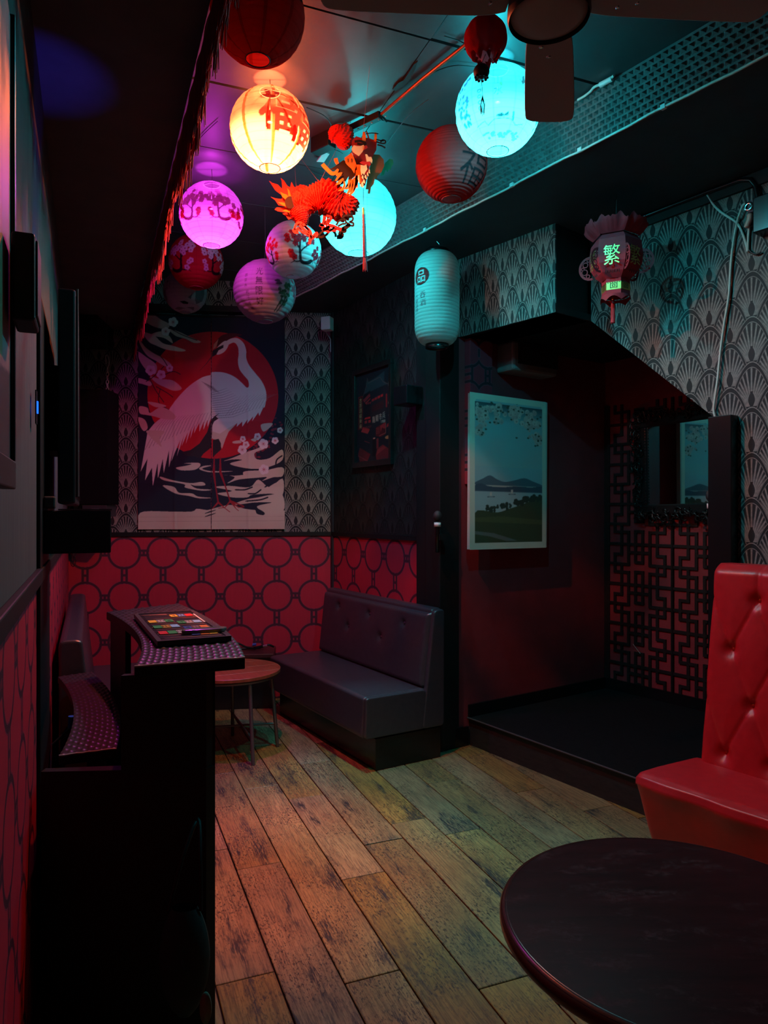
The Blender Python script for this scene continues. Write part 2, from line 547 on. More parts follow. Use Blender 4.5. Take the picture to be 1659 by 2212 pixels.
knot = noise(nt, vec, 9, 1, .4, (1.6,1.0,1), rnd).ramp(.765,.785)
c = cmix(nt, g1, (.400,.272,.098), (.250,.155,.054))
c = cmix(nt, gl*.42, c, (.115,.068,.028))
c = cmix(nt, fine*.62, c, (.080,.048,.022))
tint = nt.nodes.new('ShaderNodeHueSaturation'); nt.links.new(c, tint.inputs['Color'])
nt.links.new((rnd*.34+.83).v, tint.inputs['Value']); nt.links.new((rnd*7.0).frac().op('MULTIPLY', .3).op('ADD', .85).v, tint.inputs['Saturation'])
c = cmix(nt, sp*.92, tint.outputs[0], (.022,.016,.012))
c = cmix(nt, worn*scr*.95, c, (.022,.021,.022))
c = cmix(nt, knot*.8, c, (.04,.022,.014))
nt.links.new(c, b.inputs['Base Color'])
nt.links.new((fine*.15+.46).v, b.inputs['Roughness']); bump(nt, b, fine*-1.0 - sp, .3, .001)
W_, Q0 = .2045, .5676
JOINT = {-1:(2.45,3.426), 0:(1.55,3.204), 1:(2.297,4.12), 3:(3.218,4.4), 2:(1.9,2.95,3.88), -2:(2.9,4.0), -3:(3.3,4.6)}
for r in range(-13, 15):
    q0 = Q0 + r*W_
    js = sorted(JOINT.get(r, (random.uniform(1.4,2.4),)))
    js = list(js)
    while js[0] > .7: js = [js[0]-random.uniform(.95,1.3)] + js
    while js[-1] < 6.6: js.append(js[-1] + random.uniform(.95, 1.45))
    for a, e in zip(js, js[1:]):
        mx_, my_ = q0+W_/2, (a+e)/2
        wp = FQ @ Vector((mx_, my_, 0))
        if wp.y < .5 or wp.y > 6.3 or wp.x < -.177-.4127*wp.y-.15 or wp.x > 2.6 or (wp.x*.809+wp.y*.588 > .809*.95+.588*5.2): continue
        dz = random.uniform(-.0012, .0012)
        g = .0028
        M = FQ @ Matrix.Translation((mx_, my_, 0))
        MB(M).box((-W_/2+g, -(e-a)/2+g, -.012), (W_/2-g, (e-a)/2-g, dz)).build('floor_plank', m_wood, fl, M, bevel=.0022, seg=1)

# --- walls
def wall(name, M, polys, t=.1, **kw):
    """polys: (outline in local x,z ; material) side by side in one wall"""
    mb = MB(M)
    for i, (p, _) in enumerate(polys): mb.prism(p, 0, t, i)
    return mb.build(name, [q[1] for q in polys], M=M, **S_)
def rect(x0, z0, x1, z1): return [(x0,z0),(x1,z0),(x1,z1),(x0,z1)]
wall('wall_back', FB, [(rect(-.1,0,LB,DADO), m_dado_b), (rect(-.1,DADO,LB,CEIL), m_fan_b)])
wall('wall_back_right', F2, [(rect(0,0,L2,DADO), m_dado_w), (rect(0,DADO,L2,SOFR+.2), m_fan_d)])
wall('wall_left', FW, [(rect(0,0,WL+.1,DADO-.02), m_dado_b), (rect(0,DADO-.02,WL+.1,CEIL), m_concrete)])
wall('wall_alcove_left', FP, [(rect(-.05,0,LP,3.3), m_red)])
wall('wall_alcove_back', FL, [(rect(0,0,2.4,3.3), m_red)])
wall('wall_right', FR, [([(0,2.79),(.8,2.10),(.8,0),(3.6,0),(3.6,SOFR),(0,SOFR)], m_fan_r)], .08)
MB(FK).prism(rect(0,2.79,LK,SOFR), 0, .01, 0).box((0,.0101,2.79),(LK,.33,SOFR), 1).build('wall_bulkhead', [m_fan_u, m_black], M=FK, **S_)

# --- ceiling: bed and the single sheets screwed under it, seams across the room
ce = MB().slab([(-3.3,-.9),(3.2,-.9),(3.2,6.9),(-3.3,6.9)], CEIL+.014, CEIL+.08).build('ceiling', m_black, **S_)
seams = [.3, 1.0, 1.62, 2.05, 2.68, 3.32, 3.93, 4.55, 5.2, 5.85, 6.7]
for i, (a, e) in enumerate(zip(seams, seams[1:])):
    for (qa, qe) in ((-1.4, 1.28), (1.28, 3.4)):
        g = .016 if i in (4, 5) else .004
        tilt = random.uniform(-.004, .004)
        if qa < 0 and abs(e-2.68) < .01: tilt = -.018
        M = FQ @ Matrix.Translation(((qa+qe)/2, (a+e)/2, CEIL)) @ Matrix.Rotation(tilt, 4, 'X')
        MB(M).box((-(qe-qa)/2+.002, -(e-a)/2+g, 0), ((qe-qa)/2-.002, (e-a)/2-.002, .012)).build('ceiling_panel', m_ceil, ce, M)
# --- dropped ceilings
A0, A1 = Vector((-.518,2.13)), Vector((-2.164,6.12))
da = (A1-A0).normalized()
E0, E1 = A0-da*2.6, A0+da*4.30
MB().slab([tuple(E0), tuple(E1), (-3.0,6.05), (-3.0,4.0), (.1,-.9), (.15,-1.2)], SOFL, CEIL-.002).build('ceiling_left', m_soffit, **S_)
B0, B1 = Vector((-.98,6.11)), Vector((2.55,1.13))
db = (B1-B0).normalized()
MB().slab([tuple(B0), tuple(B1), (4.4,1.13), (4.4,4.2), (2.2,6.6), (-.98,6.6)], SOFR, CEIL-.002).build('ceiling_right', m_soffit_r, **S_)
# --- moulded foam strip on the step of the right dropped ceiling, lit from the lanterns
FF = frame(B0, db)
LF = (B1-B0).length
ts = thing('trim_1', None, None, FF); ts['kind'] = 'structure'
m_foam = mottled('grey_foam', (.13,.145,.145), (.085,.095,.095), 30, .7, .1)
MB(FF).box((0,-.012,SOFR-.004),(LF,-.001,CEIL-.002)).build('backing_board', m_foam, ts)
mb = MB(FF); st = .034; n = int(LF/st); rows = 8; hh = (CEIL-SOFR-.01)/rows
for j in range(rows):
    for i in range(n):
        x0 = (i+.5*(j % 2))*st; z0 = SOFR+j*hh
        c0 = (x0+st*.5, -.030, z0+hh*.42)
        vs = [(x0+.004,-.012,z0+.004),(x0+st-.004,-.012,z0+.004),(x0+st-.004,-.012,z0+hh-.004),(x0+.004,-.012,z0+hh-.004),c0]
        mb.add(vs, [(0,1,4),(1,2,4),(2,3,4),(3,0,4)])
mb.build('foam_peaks', m_foam, ts, kind='stuff')

# --- alcove: raised floor, low ceiling under the stair, skirtings, end post
d2 = Vector((.588,-.809)); n2 = Vector((.809,.588))
s0 = Vector((.585,4.91)); s1 = s0 + Vector((.743,-1.09)).normalized()*2.6
pf = MB().slab([tuple(s0), tuple(s1), tuple(s1+n2*1.5), (1.80,5.72)], 0.0, .178, 1).slab(
    [tuple(s0-n2*.012), tuple(s1-n2*.012), tuple(s1+n2*1.5), (1.80,5.72)], .178, .19, 0).build('floor_alcove', [m_carpet, m_plat], **S_)
MB().tube([(*(s0-n2*.014),.186), (*(s1-n2*.014),.186)], .006, 8).build('trim_2', mat('worn_nosing',(.06,.055,.055),.45), **S_)
mb = MB(FR).prism([(0,2.79),(.8,2.10),(.8,2.16),(0,2.87)], .08, 1.12).box((-1.35,-.33,2.79),(0,1.12,2.83)).prism([(.8,2.10),(1.6,1.4),(1.6,1.46),(.8,2.16)], .08, 1.12)
mb.build('ceiling_alcove', m_black, M=FR, **S_)
MB(FP).box((.19,-.016,.19),(LP,0,.275)).box((-.05,-.016,0),(.185,0,.13)).build('baseboard_alcove_left', m_blackgloss, **S_)
MB(FL).box((0,-.016,.19),(2.2,0,.275)).build('baseboard_alcove_back', m_blackgloss, **S_)
MB(FR).box((.80,-.07,0),(.926,.0,2.10)).box((.80,0,0),(.83,.12,2.10)).build('column_right', m_blackgloss, bevel=.004, **S_)
FJ = between((.268,5.0),(.425,4.79)); LJ = math.hypot(.157,.21)
MB(FJ).box((.0,-.055,0),(LJ*.48,.1,2.79)).box((LJ*.48,-.075,0),(LJ+.01,.1,2.79)).build('column_left', m_black, bevel=.006, **S_)
# black rails that cap the dado, corner strip
MB(FB).box((0,-.014,DADO-.005),(LB,0,DADO+.03)).build('trim_3', m_black, **S_)
MB(F2).box((0,-.014,DADO-.005),(L2,0,DADO+.03)).build('trim_4', m_black, **S_)
MB(FW).box((1.2,-.02,DADO-.035),(WL,0,DADO+.012)).build('trim_5', m_black, bevel=.004, **S_)
MB(F2).box((.0,-.014,0),(.035,0,SOFR)).build('trim_6', mat('corner_strip',(.03,.032,.04),.5), **S_)
MB(FB).box((0,-.10,3.28),(LB-.62,0,3.33)).build('trim_7', m_black, **S_)
MB(FB).box((0,-.45,2.96),(.36,-.001,SOFL-.002)).build('beam_back_left', m_black, **S_)

# --- fretwork on the alcove's back wall: one cut square after another
fw = thing('fretwork_screen', 'dark fretwork screen of interlocking squares on the red alcove back wall', 'screen', FL)
u = .0625
half = [((0,0),(4.5,0)),((1.5,2.5),(4.5,2.5)),((0,1),(1.5,1)),((0,2.2),(.5,2.2)),((.5,-1.6),(.5,2.2)),((0,-1.6),(.5,-1.6)),
        ((1.5,-1.5),(1.5,2.5)),((1.5,-1.5),(3.5,-1.5)),((2.5,-2.5),(2.5,1.3)),((2.5,1.3),(3.5,1.3)),((3.5,1.3),(3.5,2.5)),((3.5,-2.5),(3.5,-1.5)),((4.5,-2.5),(4.5,2.5))]
m_fret = mottled('fret_bars', (.020,.014,.015), (.013,.010,.010), 30, .45, .1)
tile = MB(); hw = .0105
for (xa,za),(xb,zb) in half:
    for sgn in (1,-1):
        if xa == xb == 0 and sgn < 0: continue
        X0, X1 = sorted((sgn*xa*u, sgn*xb*u)); Z0, Z1 = sorted((-za*u, -zb*u))
        e = 0 if xa == xb else hw
        if xa == xb: tile.box((X0-hw, -.013, max(Z0-hw,-2.5*u)), (X1+hw, 0, min(Z1+hw, 2.5*u)))
        else: tile.box((max(X0-hw,-4.5*u), -.0125, Z0-hw), (min(X1+hw,4.5*u), 0, Z1+hw))
first = None
for k in range(7):
    for c_ in (.316, .316+9*u):
        M = FL @ Matrix.Translation((c_, -.001, 1.35+(k-3)*5*u))
        if first is None:
            tile.v = [M @ q for q in tile.v]
            first = tile.build('fretwork_square', m_fret, fw, M)
        else:
            o = first.copy(); COL.objects.link(o); o.parent = fw; o.matrix_local = PM[fw].inverted() @ M
MB(FL).box((0,-.016,.275),(.03,-.001,2.45)).build('edge_bar', m_fret, fw)

# ================================================================ round paper lanterns
CWD, CHT, LAT = 600, 260, 75.0
def ll(lon, lat): return ((lon+180)/360*CWD, (lat+LAT)/(2*LAT)*CHT)
def llp(pts): return [ll(*p) for p in pts]
PX = CWD/360.0
INK, WHITE, REDP = (.02,.016,.018), (.40,.39,.40), (.50,.018,.022)

def gores(c, n=12, k=.93, w=1.6, off=0):
    for i in range(n):
        x = int((i+.5+off)/n*CWD); c.a[:, x:x+max(1,int(w*PX))] *= k
def wires(c, n=15, k=.82):
    for i in range(1, n):
        y = int(i/n*CHT); c.a[y:y+1] *= k
def blossom(c, lon, lat, s, col, eye, n=5):
    cl = 1/max(.3, math.cos(R(lat)))
    for i in range(n):
        a = 2*math.pi*i/n + lon
        x, y = ll(lon+cl*s*.62*math.cos(a), lat+s*.62*math.sin(a)); c.ell(x, y, s*.52*PX*cl, s*.52*PX, col)
    x, y = ll(lon, lat); c.ell(x, y, s*.28*PX*cl, s*.28*PX, eye)
def cherry(c, lon, lat, sc, flip, ink, col, eye, seed, fs=.72):
    rn = random.Random(seed)
    def g(p): return (lon+flip*sc*p[0], lat+sc*p[1])
    def br(pts, w0, w1):
        pp = smooth_pts([g(p) for p in pts], 6); n = len(pp)
        c.line(llp(pp), [max(1.4, (w0+(w1-w0)*i/n)*sc*PX) for i in range(n)], ink)
    br([(-24,-4),(-16,-8),(-6,-9),(1,-6),(4,2),(6,13)], 8.5, 4.5)
    br([(-20,-7),(-30,0),(-36,10)], 3.4, 1); br([(-27,-2),(-34,-6)], 2.4, .8); br([(-30,0),(-28,12),(-33,22)], 2, .8)
    br([(6,12),(6,24),(2,35),(5,48)], 3.8, 1); br([(5,8),(-4,17),(-13,24),(-18,33)], 3.2, .9); br([(-6,18),(-5,28),(-9,36)], 1.8, .7)
    br([(6,13),(14,23),(17,34),(24,42)], 3.2, .9); br([(14,23),(24,26),(30,32)], 2, .7); br([(1,-7),(12,-9),(19,-5),(22,2)], 3, 1); br([(14,-8),(24,-12)], 2, .8)
    pts = [(-36,11),(-31,4),(-38,5),(-33,23),(-29,15),(5,49),(1,42),(6,35),(-2,34),(-18,34),(-14,28),(-20,28),(-9,37),(-3,29),(24,43),(18,37),(16,30),(30,33),(26,27),(22,3),(18,-3),(24,8),(12,20),(-10,24),(9,27),(-24,10)]
    for i, p in enumerate(pts):
        q = g((p[0]+rn.uniform(-2,2), p[1]+rn.uniform(-2,2)))
        blossom(c, q[0], q[1], rn.uniform(5.0,7.6)*sc*fs, col, eye)
def column(c, text, lon, lat0, step, size, col, wide=1.0):
    for i, ch in enumerate(text):
        V, tr = glyph(ch); la = lat0-i*step; cl = wide/max(.3, math.cos(R(la)))
        c.tris([ll(lon+q[0]*size*cl, la+q[1]*size) for q in V], tr, col)

m_paper = paper_mat('lantern_paper', .42)
m_rim = mat('wire_rim', (.35,.33,.32), .5)
m_cord = mat('thin_cord', (.05,.045,.045), .6)
m_socket = mat('lamp_socket', (.04,.04,.04), .5)
GL = 'round paper lanterns under the ceiling'

def lantern(label, px, py, D, rad, c, turn=0.0, lit=None, colour=None, k=.004, a=.2, group=GL, top=CEIL, ribs=15, rim=(.35,.33,.32), bulb_z=.08):
    ctr = P(px, py, D)
    L = thing('paper_lantern', label, 'lantern', T(ctr.x, ctr.y, ctr.z-rad), group)
    cols = c.half()[:, :]
    nv, nu = cols.shape[:2]
    lat = np.radians(np.linspace(-LAT, LAT, nv))[:, None]; lon = np.radians(np.linspace(-180, 180, nu, endpoint=False))[None, :] + turn
    rng = np.random.RandomState(int(px*7+py))
    ph = (lat+math.radians(LAT))/(2*math.radians(LAT))*ribs
    wob = np.zeros((nv, nu))
    for _ in range(10):
        wob += np.sin(rng.randint(2,14)*(lon)+rng.uniform(0,6)+rng.randint(3,24)*lat)*.0014
    rr = rad*(1-.012+.014*np.abs(np.sin(math.pi*ph))**.7 + wob*(0.7+.6*np.sin(3*lon+lat*4)))
    X_ = rr*np.cos(lat)*np.sin(lon); Y_ = -rr*np.cos(lat)*np.cos(lon); Z_ = rr*np.sin(lat)+0*lon
    V = np.stack([X_+ctr.x, Y_+ctr.y, Z_+ctr.z], -1)
    m = m_paper if lit is None else lit_paper_mat('lit_paper_'+lit, k, a)
    colour_grid('shade', m, V, nu, nv, cols, L, wrap=True)
    h = rad*math.cos(R(LAT)); zz = rad*math.sin(R(LAT))
    mr = m_rim if rim == (.35,.33,.32) else mat('rim_colour', rim, .5)
    for s in (-1, 1):
        MB().tube([(ctr.x+h*math.cos(t*math.pi/16), ctr.y+h*math.sin(t*math.pi/16), ctr.z+s*zz) for t in range(32)], .0022, 6, closed=True).build('rim', mr, L)
    MB().tube([(ctr.x-h, ctr.y, ctr.z+zz),(ctr.x, ctr.y, ctr.z+zz+.012),(ctr.x+h, ctr.y, ctr.z+zz)], .0015, 5).build('hanger_wire', m_rim, L)
    MB().tube([(ctr.x, ctr.y, ctr.z+zz+.012),(ctr.x+.003, ctr.y, (ctr.z+zz+top)/2),(ctr.x, ctr.y, top+.002)], .0016, 6).build('cord', m_cord, L)
    if lit:
        zb = ctr.z+bulb_z*rad
        MB().tube([(ctr.x, ctr.y, ctr.z+zz+.012),(ctr.x, ctr.y, zb+.03)], .0025, 6).build('flex', m_cord, L)
        MB().lathe([(.004,.05),(.012,.047),(.014,.022),(.011,.020)], 14, (ctr.x, ctr.y, zb), cap=True).build('lamp_socket', m_socket, L)
        pd_, p0_, p1_, p2_ = LAMP_POWER[lit]
        def lamp(nm, kind, pw, rot=0.0, size=80, soft=.016, blend=1.0, up=0.0):
            ld = bpy.data.lights.new(nm, kind); ld.energy = pw; ld.color = colour; ld.shadow_soft_size = soft
            if kind == 'SPOT': ld.spot_size = R(size); ld.spot_blend = blend
            lo = bpy.data.objects.new(nm, ld); COL.objects.link(lo); lo.parent = L
            lo.location = (0, 0, zb-(ctr.z-rad)+up); lo.rotation_euler = (rot, 0, 0)
        lamp('bulb', 'POINT', p0_); lamp('bulb_half', 'SPOT', pd_, 0, 178, .016, .55); lamp('bulb_beam', 'SPOT', p1_, 0, 84); lamp('bulb_spill', 'SPOT', p2_, math.pi, 110, .012, .35, (.5-bulb_z)*rad)
    return L

# orange: pale gores, two red good-fortune characters
c = Canvas(CWD, CHT, (.95,.86,.72))
for i in range(8):
    x = int((i+.28)/8*CWD); c.a[:, x:x+9] = (.50,.20,.06)
wires(c, 13, .6)
for dx in (-1.6,0,1.6):
    for dy in (-1.4,0,1.4):
        for lo_, la_ in ((22,3),(66,-4),(-110,0),(160,0)): column(c, '福', lo_+dx, la_+dy, 0, 58, (.20,.004,.004), .9)
lantern('glowing orange paper lantern with big red characters, beside the magenta light', 583, 281, 3.25, .1795, c, lit='orange', colour=(1.0,.155,.048), k=.12, a=.26)
# cyan right: landscape, bird, small seals
c = Canvas(CWD, CHT, (.9,.92,.92)); wires(c, 15, .6); gores(c, 12, .55)
rn = random.Random(3)
for s, base in ((-1,-64),(1,70)):
    for i in range(46):
        c.ell(*ll(base+rn.uniform(-13,13), rn.uniform(-35,28)), rn.uniform(2,6), rn.uniform(2,6), (.008,.06,.30))
for i in range(26):
    c.ell(*ll(rn.uniform(-50,50), rn.uniform(-63,-52)), rn.uniform(5,12), rn.uniform(2,4), (.16,.24,.24))
c.line(llp([(-48,-42),(-30,-38),(-26,-44),(-14,-38),(2,-37),(14,-38),(26,-44),(40,-40)]), 1.6, (.03,.10,.10))
c.poly(llp([(-10,-33),(-2,-31),(2,-33),(8,-29),(9,-34),(2,-35),(-4,-36),(-11,-35)]), (.004,.02,.025))
c.poly(llp([(20,14),(25,9),(27,17),(30,19),(30,9),(26,5)]), (.006,.03,.05))
c.line(llp([(16,-30),(18,-38)]), 5, (.01,.08,.35))
for i in range(4):
    x, y = ll(-33, -1-7*i); c.ell(x, y, 5.5, 4.2, (.008,.04,.05)); c.ell(x, y, 3, 2, (.85,.9,.9))
column(c, '山水', -8, 8, 13, 11, (.006,.035,.04)); c.ell(*ll(-4,3), 4, 5, (.45,.75,.10))
lantern('glowing cyan paper lantern printed with a bird and clouds, nearest the ceiling fan', 1075, 239, 3.10, .1825, c, lit='cyan_right', colour=(.024,.74,.88), k=.13, a=.26)
# cyan mid: plain
c = Canvas(CWD, CHT, (.92,.92,.92)); wires(c, 15, .5); gores(c, 12, .7)
lantern('plain glowing cyan paper lantern hanging behind the red dragon', 774, 468, 4.05, .2155, c, lit='cyan_mid', colour=(.024,.76,.86), k=.13, a=.26)
# magenta with red blossom trees
c = Canvas(CWD, CHT, (.95,.80,.92)); wires(c, 17, .45); gores(c, 12, .6)
for lo, fl_ in ((-26,1),(30,-1),(96,1),(150,-1),(-88,1)): cherry(c, lo, -17, .80, fl_, (.07,.002,.012), (.22,.002,.008), (.10,.002,.01), lo, .85)
lantern('glowing magenta paper lantern printed with red blossom trees', 457, 465, 4.1, .181, c, lit='magenta', colour=(.85,.045,.92), k=.12, a=.26)

# unlit ones
c = Canvas(CWD, CHT, (.50,.025,.022)); gores(c, 10, .62, 5); wires(c, 12, .75)
rn = random.Random(5)
cherry(c, 150, 10, 1.0, 1, (.04,.02,.02), (.62,.34,.32), (.3,.05,.05), 9); cherry(c, 60, 16, .9, -1, (.04,.02,.02), (.62,.34,.32), (.3,.05,.05), 10)
cherry(c, -150, 14, .9, 1, (.04,.02,.02), (.62,.34,.32), (.3,.05,.05), 12)
lantern('unlit dark red paper lantern cut by the top edge, above the orange one', 557, 32, 2.52, .165, c, rim=(.05,.02,.02))
c = Canvas(CWD, CHT, (.52,.035,.035)); gores(c, 8, .92)
column(c, '福', 42, -22, 0, 58, (.05,.012,.014)); column(c, '福', -140, -10, 0, 50, (.05,.012,.014))
lantern('unlit red paper lantern half hidden behind the cyan lantern near the fan', 975, 356, 3.55, .178, c, ribs=26, rim=(.4,.05,.05))
c = Canvas(CWD, CHT, (.52,.018,.030)); gores(c, 12, .85); wires(c, 15, .9)
for lo, fl_, s in ((-24,1,.95),(58,-1,.85),(140,1,.9),(-120,1,.9)): cherry(c, lo, -24, s*1.15, fl_, (.03,.012,.016), (.70,.55,.58), (.25,.03,.06), lo+3)
lantern('unlit red paper lantern with white blossoms on a black bough', 424, 566, 4.9, .185, c, rim=(.45,.06,.07))
c = Canvas(CWD, CHT, (.42,.42,.43)); gores(c, 12, .85); wires(c, 15, .9)
column(c, '春江水', -38, 14, 9, 8, (.08,.08,.09)); column(c, '花月夜', -28, 12, 7, 5, (.10,.10,.11))
c.poly(llp([(-4,-42),(14,-40),(28,-44),(26,-49),(8,-49)]), INK); c.poly(llp([(24,-30),(32,-24),(36,-16),(34,-34)]), (.12,.12,.13)); c.poly(llp([(-62,-10),(-44,-2),(-50,-30),(-70,-40)]), (.22,.21,.22)); c.poly(llp([(44,-10),(74,6),(80,-30),(60,-44),(48,-34)]), (.16,.16,.17)); c.poly(llp([(-60,-62),(-20,-58),(20,-64),(-30,-70)]), (.2,.2,.2)); c.poly(llp([(20,-60),(60,-54),(80,-66)]), (.18,.18,.18))
lantern('unlit grey-white paper lantern with ink painting, lowest and farthest on the left', 400, 630, 5.3, .158, c, top=SOFL+.44)
c = Canvas(CWD, CHT, WHITE); gores(c, 10, .90); wires(c, 15, .93)
for lo, fl_, s in ((28,-1,1.15),(-52,1,.8),(120,1,1),(-150,-1,1)): cherry(c, lo, -31, s, fl_, (.022,.018,.022), (.40,.015,.025), (.20,.01,.02), lo+1)
lantern('unlit white paper lantern with red blossoms on dark branches, below the dragon', 634, 540, 4.22, .164, c)
c = Canvas(CWD, CHT, (.29,.27,.28)); gores(c, 12, .93); wires(c, 17, .93)
column(c, '光無限好', 0, 21, 18, 14, (.02,.014,.016), .9); column(c, '寒來水', -26, 14, 9, 6.5, (.06,.04,.05)); column(c, '寫于千城', -24, -16, 10, 7, (.05,.035,.045))
rn = random.Random(8)
for i in range(36):
    a_ = rn.random(); c.ell(*ll(48+rn.uniform(-10,14)*(.6+a_), -34+a_*40), rn.uniform(4,9), rn.uniform(3,7), rn.choice([(.03,.07,.04),(.06,.12,.06),(.04,.09,.05)]))
for q in (38, 46): c.line(llp([(q+8,-20),(q,-50)]), 5, (.03,.06,.04))
for i in range(12): c.ell(*ll(74+rn.uniform(-10,8), -2+rn.uniform(-14,16)), 7, 7, (.45,.06,.08))
for q in (120,-120): cherry(c, q, -20, .9, 1, INK, (.5,.1,.15), (.3,.05,.05), q)
lantern('largest unlit white paper lantern with a column of black brush characters', 572, 630, 4.6, .200, c, ribs=17)

# ---------------------------------------------------------------- tall ribbed lantern on a hook
cx, D = 944, 4.50
b0, t0 = P(cx, 752, D), P(cx, 541, D)
TL = thing('barrel_lantern', 'tall white ribbed barrel lantern with red seal hanging beside the alcove', 'lantern', T(b0.x, b0.y, b0.z))
hgt = t0.z-b0.z; rw = .142; capr = .072
nu, nv = 180, 180; ribs = 26
c = Canvas(nu*2, nv*2, (.52,.54,.52))
def cc(lon, v): return ((lon+180)/360*nu*2, v*nv*2)
sx = nu*2/360/57.3*1.0
c.ell(*cc(-48, .70), 24*1.05, 34, (.06,.01,.012)); c.ell(*cc(-48, .70), 22*1.05, 31, (.46,.03,.03))
V_, tr = glyph('品'); c.tris([(cc(-48,.70)[0]+q[0]*28, cc(-48,.70)[1]+q[1]*46) for q in V_], tr, (.75,.72,.7))
for i, ch in enumerate('呑酒'):
    V_, tr = glyph(ch); x_, y_ = cc(-42, .50-.085*i)
    c.tris([(x_+q[0]*19, y_+q[1]*26) for q in V_], tr, (.30,.03,.05))
for i, ch in enumerate('大衆酒場'):
    V_, tr = glyph(ch); x_, y_ = cc(-66, .50-.05*i)
    c.tris([(x_+q[0]*13, y_+q[1]*15) for q in V_], tr, (.12,.10,.14))
for i in range(ribs): c.a[int(i/ribs*nv*2):int(i/ribs*nv*2)+2] *= .72
cols = c.half(); v = np.linspace(0, 1, nv)[:, None]; lon = np.radians(np.linspace(-180, 180, nu, endpoint=False))[None, :]
edge = np.clip(np.minimum(v, 1-v)/.20, 0, 1)
rad = capr + (rw-capr)*np.sqrt(1-(1-edge)**2) - .0022*(1-np.abs(np.sin(math.pi*v*ribs))**.6)
zz = b0.z+.022 + v*(hgt-.044)
Vx = np.stack([b0.x+rad*np.sin(lon), b0.y-rad*np.cos(lon), zz+0*lon], -1)
colour_grid('shade', m_paper, Vx, nu, nv, cols, TL, wrap=True)
MB().lathe([(capr+.002,0),(capr+.002,.026),(capr-.004,.026),(capr-.004,0),(capr+.002,0)], 32, tuple(b0)).build('bottom_cap', m_blackgloss, TL)
MB().lathe([(.001,-.004),(capr-.02,-.004),(capr-.02,.0),(capr+.002,.0),(capr+.002,-.026),(.03,-.026)], 32, (t0.x,t0.y,t0.z)).build('top_cap', m_blackgloss, TL)
MB().lathe([(.020,-.004),(.020,.02),(.016,.02),(.001,.02)], 16, (t0.x-.03,t0.y,t0.z)).build('top_stud', m_chrome, TL)
hk = [(t0.x, t0.y, SOFR+.002),(t0.x,t0.y,SOFR-.012),(t0.x+.012,t0.y,SOFR-.026),(t0.x+.014,t0.y,SOFR-.042),(t0.x+.002,t0.y,SOFR-.052),(t0.x-.009,t0.y,SOFR-.044)]
MB().tube(smooth_pts(hk, 5), .003, 7).build('hook', m_chrome, TL)
MB().tube([(t0.x+.002,t0.y,SOFR-.052),(t0.x,t0.y,t0.z)], .0015, 6).build('cord', m_cord, TL)

# ================================================================ split door curtain with the crane
CREAM, TAN, NAVY, SUN, FEA = (.72,.62,.58), (.60,.47,.38), (.022,.024,.040), (.50,.022,.035), (.035,.028,.034)
sc = 1/1.55
def q(*p): return [(x*sc, y*sc) for x, y in p]
c = Canvas(int(1170*sc), int(1680*sc), NAVY)       # design units: crop units minus (56, 75)
def D_(pts): return [((x-56)*sc, (y-75)*sc) for x, y in pts]
c.ell((650-56)*sc, (698-75)*sc, 520*sc, 498*sc, SUN)
cl = (.50,.38,.33)
for pts in ([(70,90),(180,85),(240,120),(300,150),(290,190),(200,180),(120,140)], [(95,220),(180,240),(250,300),(330,320),(430,350),(390,362),(280,350),(200,320),(140,290)],
            [(150,240),(260,260),(330,300),(300,240),(240,210)], [(56,260),(110,330),(180,380),(260,420),(320,470),(270,480),(200,440),(130,400),(80,330)],
            [(56,370),(120,410),(200,470),(190,540),(130,520),(70,440)], [(300,190),(380,210),(450,240),(550,280),(500,292),(430,262),(350,240)],
            [(56,575),(120,590),(165,610),(150,635),(90,620),(56,610)], [(150,560),(230,580),(330,590),(400,650),(340,670),(260,640),(200,610)]):
    c.poly(D_(smooth_pts(pts, 5, True)), TAN if pts[0][1] > 200 else cl)
tw = (.055,.028,.032)
for pts in ([(130,540),(190,660),(260,760)],[(260,480),(180,560),(120,600)],[(200,640),(290,690),(330,720)],[(180,360),(250,420),(300,500)],[(230,660),(220,760),(300,820)],[(300,180),(400,230),(520,270)],[(240,560),(330,520),(390,540)]):
    c.line(D_(smooth_pts(pts, 5)), 7*sc, tw)
# crane: far wing edge, body, neck
body = smooth_pts([(628,540),(560,560),(470,620),(390,700),(320,790),(280,850),(230,890),(180,930),(130,990)], 5)
tips = [(78,1300),(130,1200),(112,1368),(165,1270),(172,1415),(210,1230),(212,1355),(250,1200),(258,1310),(300,1130),(300,1265),(345,1080),(318,1220),(390,1050),(362,1180),(420,1010),(400,1100),(450,990),(432,1085),(480,950),(468,1040),(505,930),(498,1000),(540,915),(540,985),(575,905),(572,970),(605,890),(604,950),(630,880)]
c.poly(D_(body+tips), CREAM)
neck = smooth_pts([(630,518),(700,515),(770,530),(830,560),(880,602),(915,635),(934,625),(928,580),(890,535),(858,490),(846,430),(852,370),(845,315),(815,283),(770,300)], 5)
neck2 = smooth_pts([(740,272),(800,250),(850,252),(893,290),(912,345),(912,400),(935,458),(985,520),(1035,580),(1068,650),(1074,720),(1060,790)], 5)
breast = [(1050,790),(1018,858),(1010,830),(960,900),(970,860),(920,920),(925,885),(880,945),(880,905),(835,945),(840,915),(790,960),(770,985),(745,1040),(718,1115),(690,1060),(650,1030),(632,1040)]
c.poly(D_(neck+[(735,330),(690,362)]+neck2+breast), CREAM)
c.poly(D_([(632,980),(700,1000),(760,960),(840,915),(770,985),(745,1040),(716,1118),(690,1055),(640,1040)]), TAN)
for i in range(13):   # covert lines
    y0 = 655+i*17
    c.line(D_([(640,y0+22),(700+i*9,y0+8),(760+i*17, y0-14-i*3)]), [3*sc,2.4*sc,.6], (.20,.12,.13))
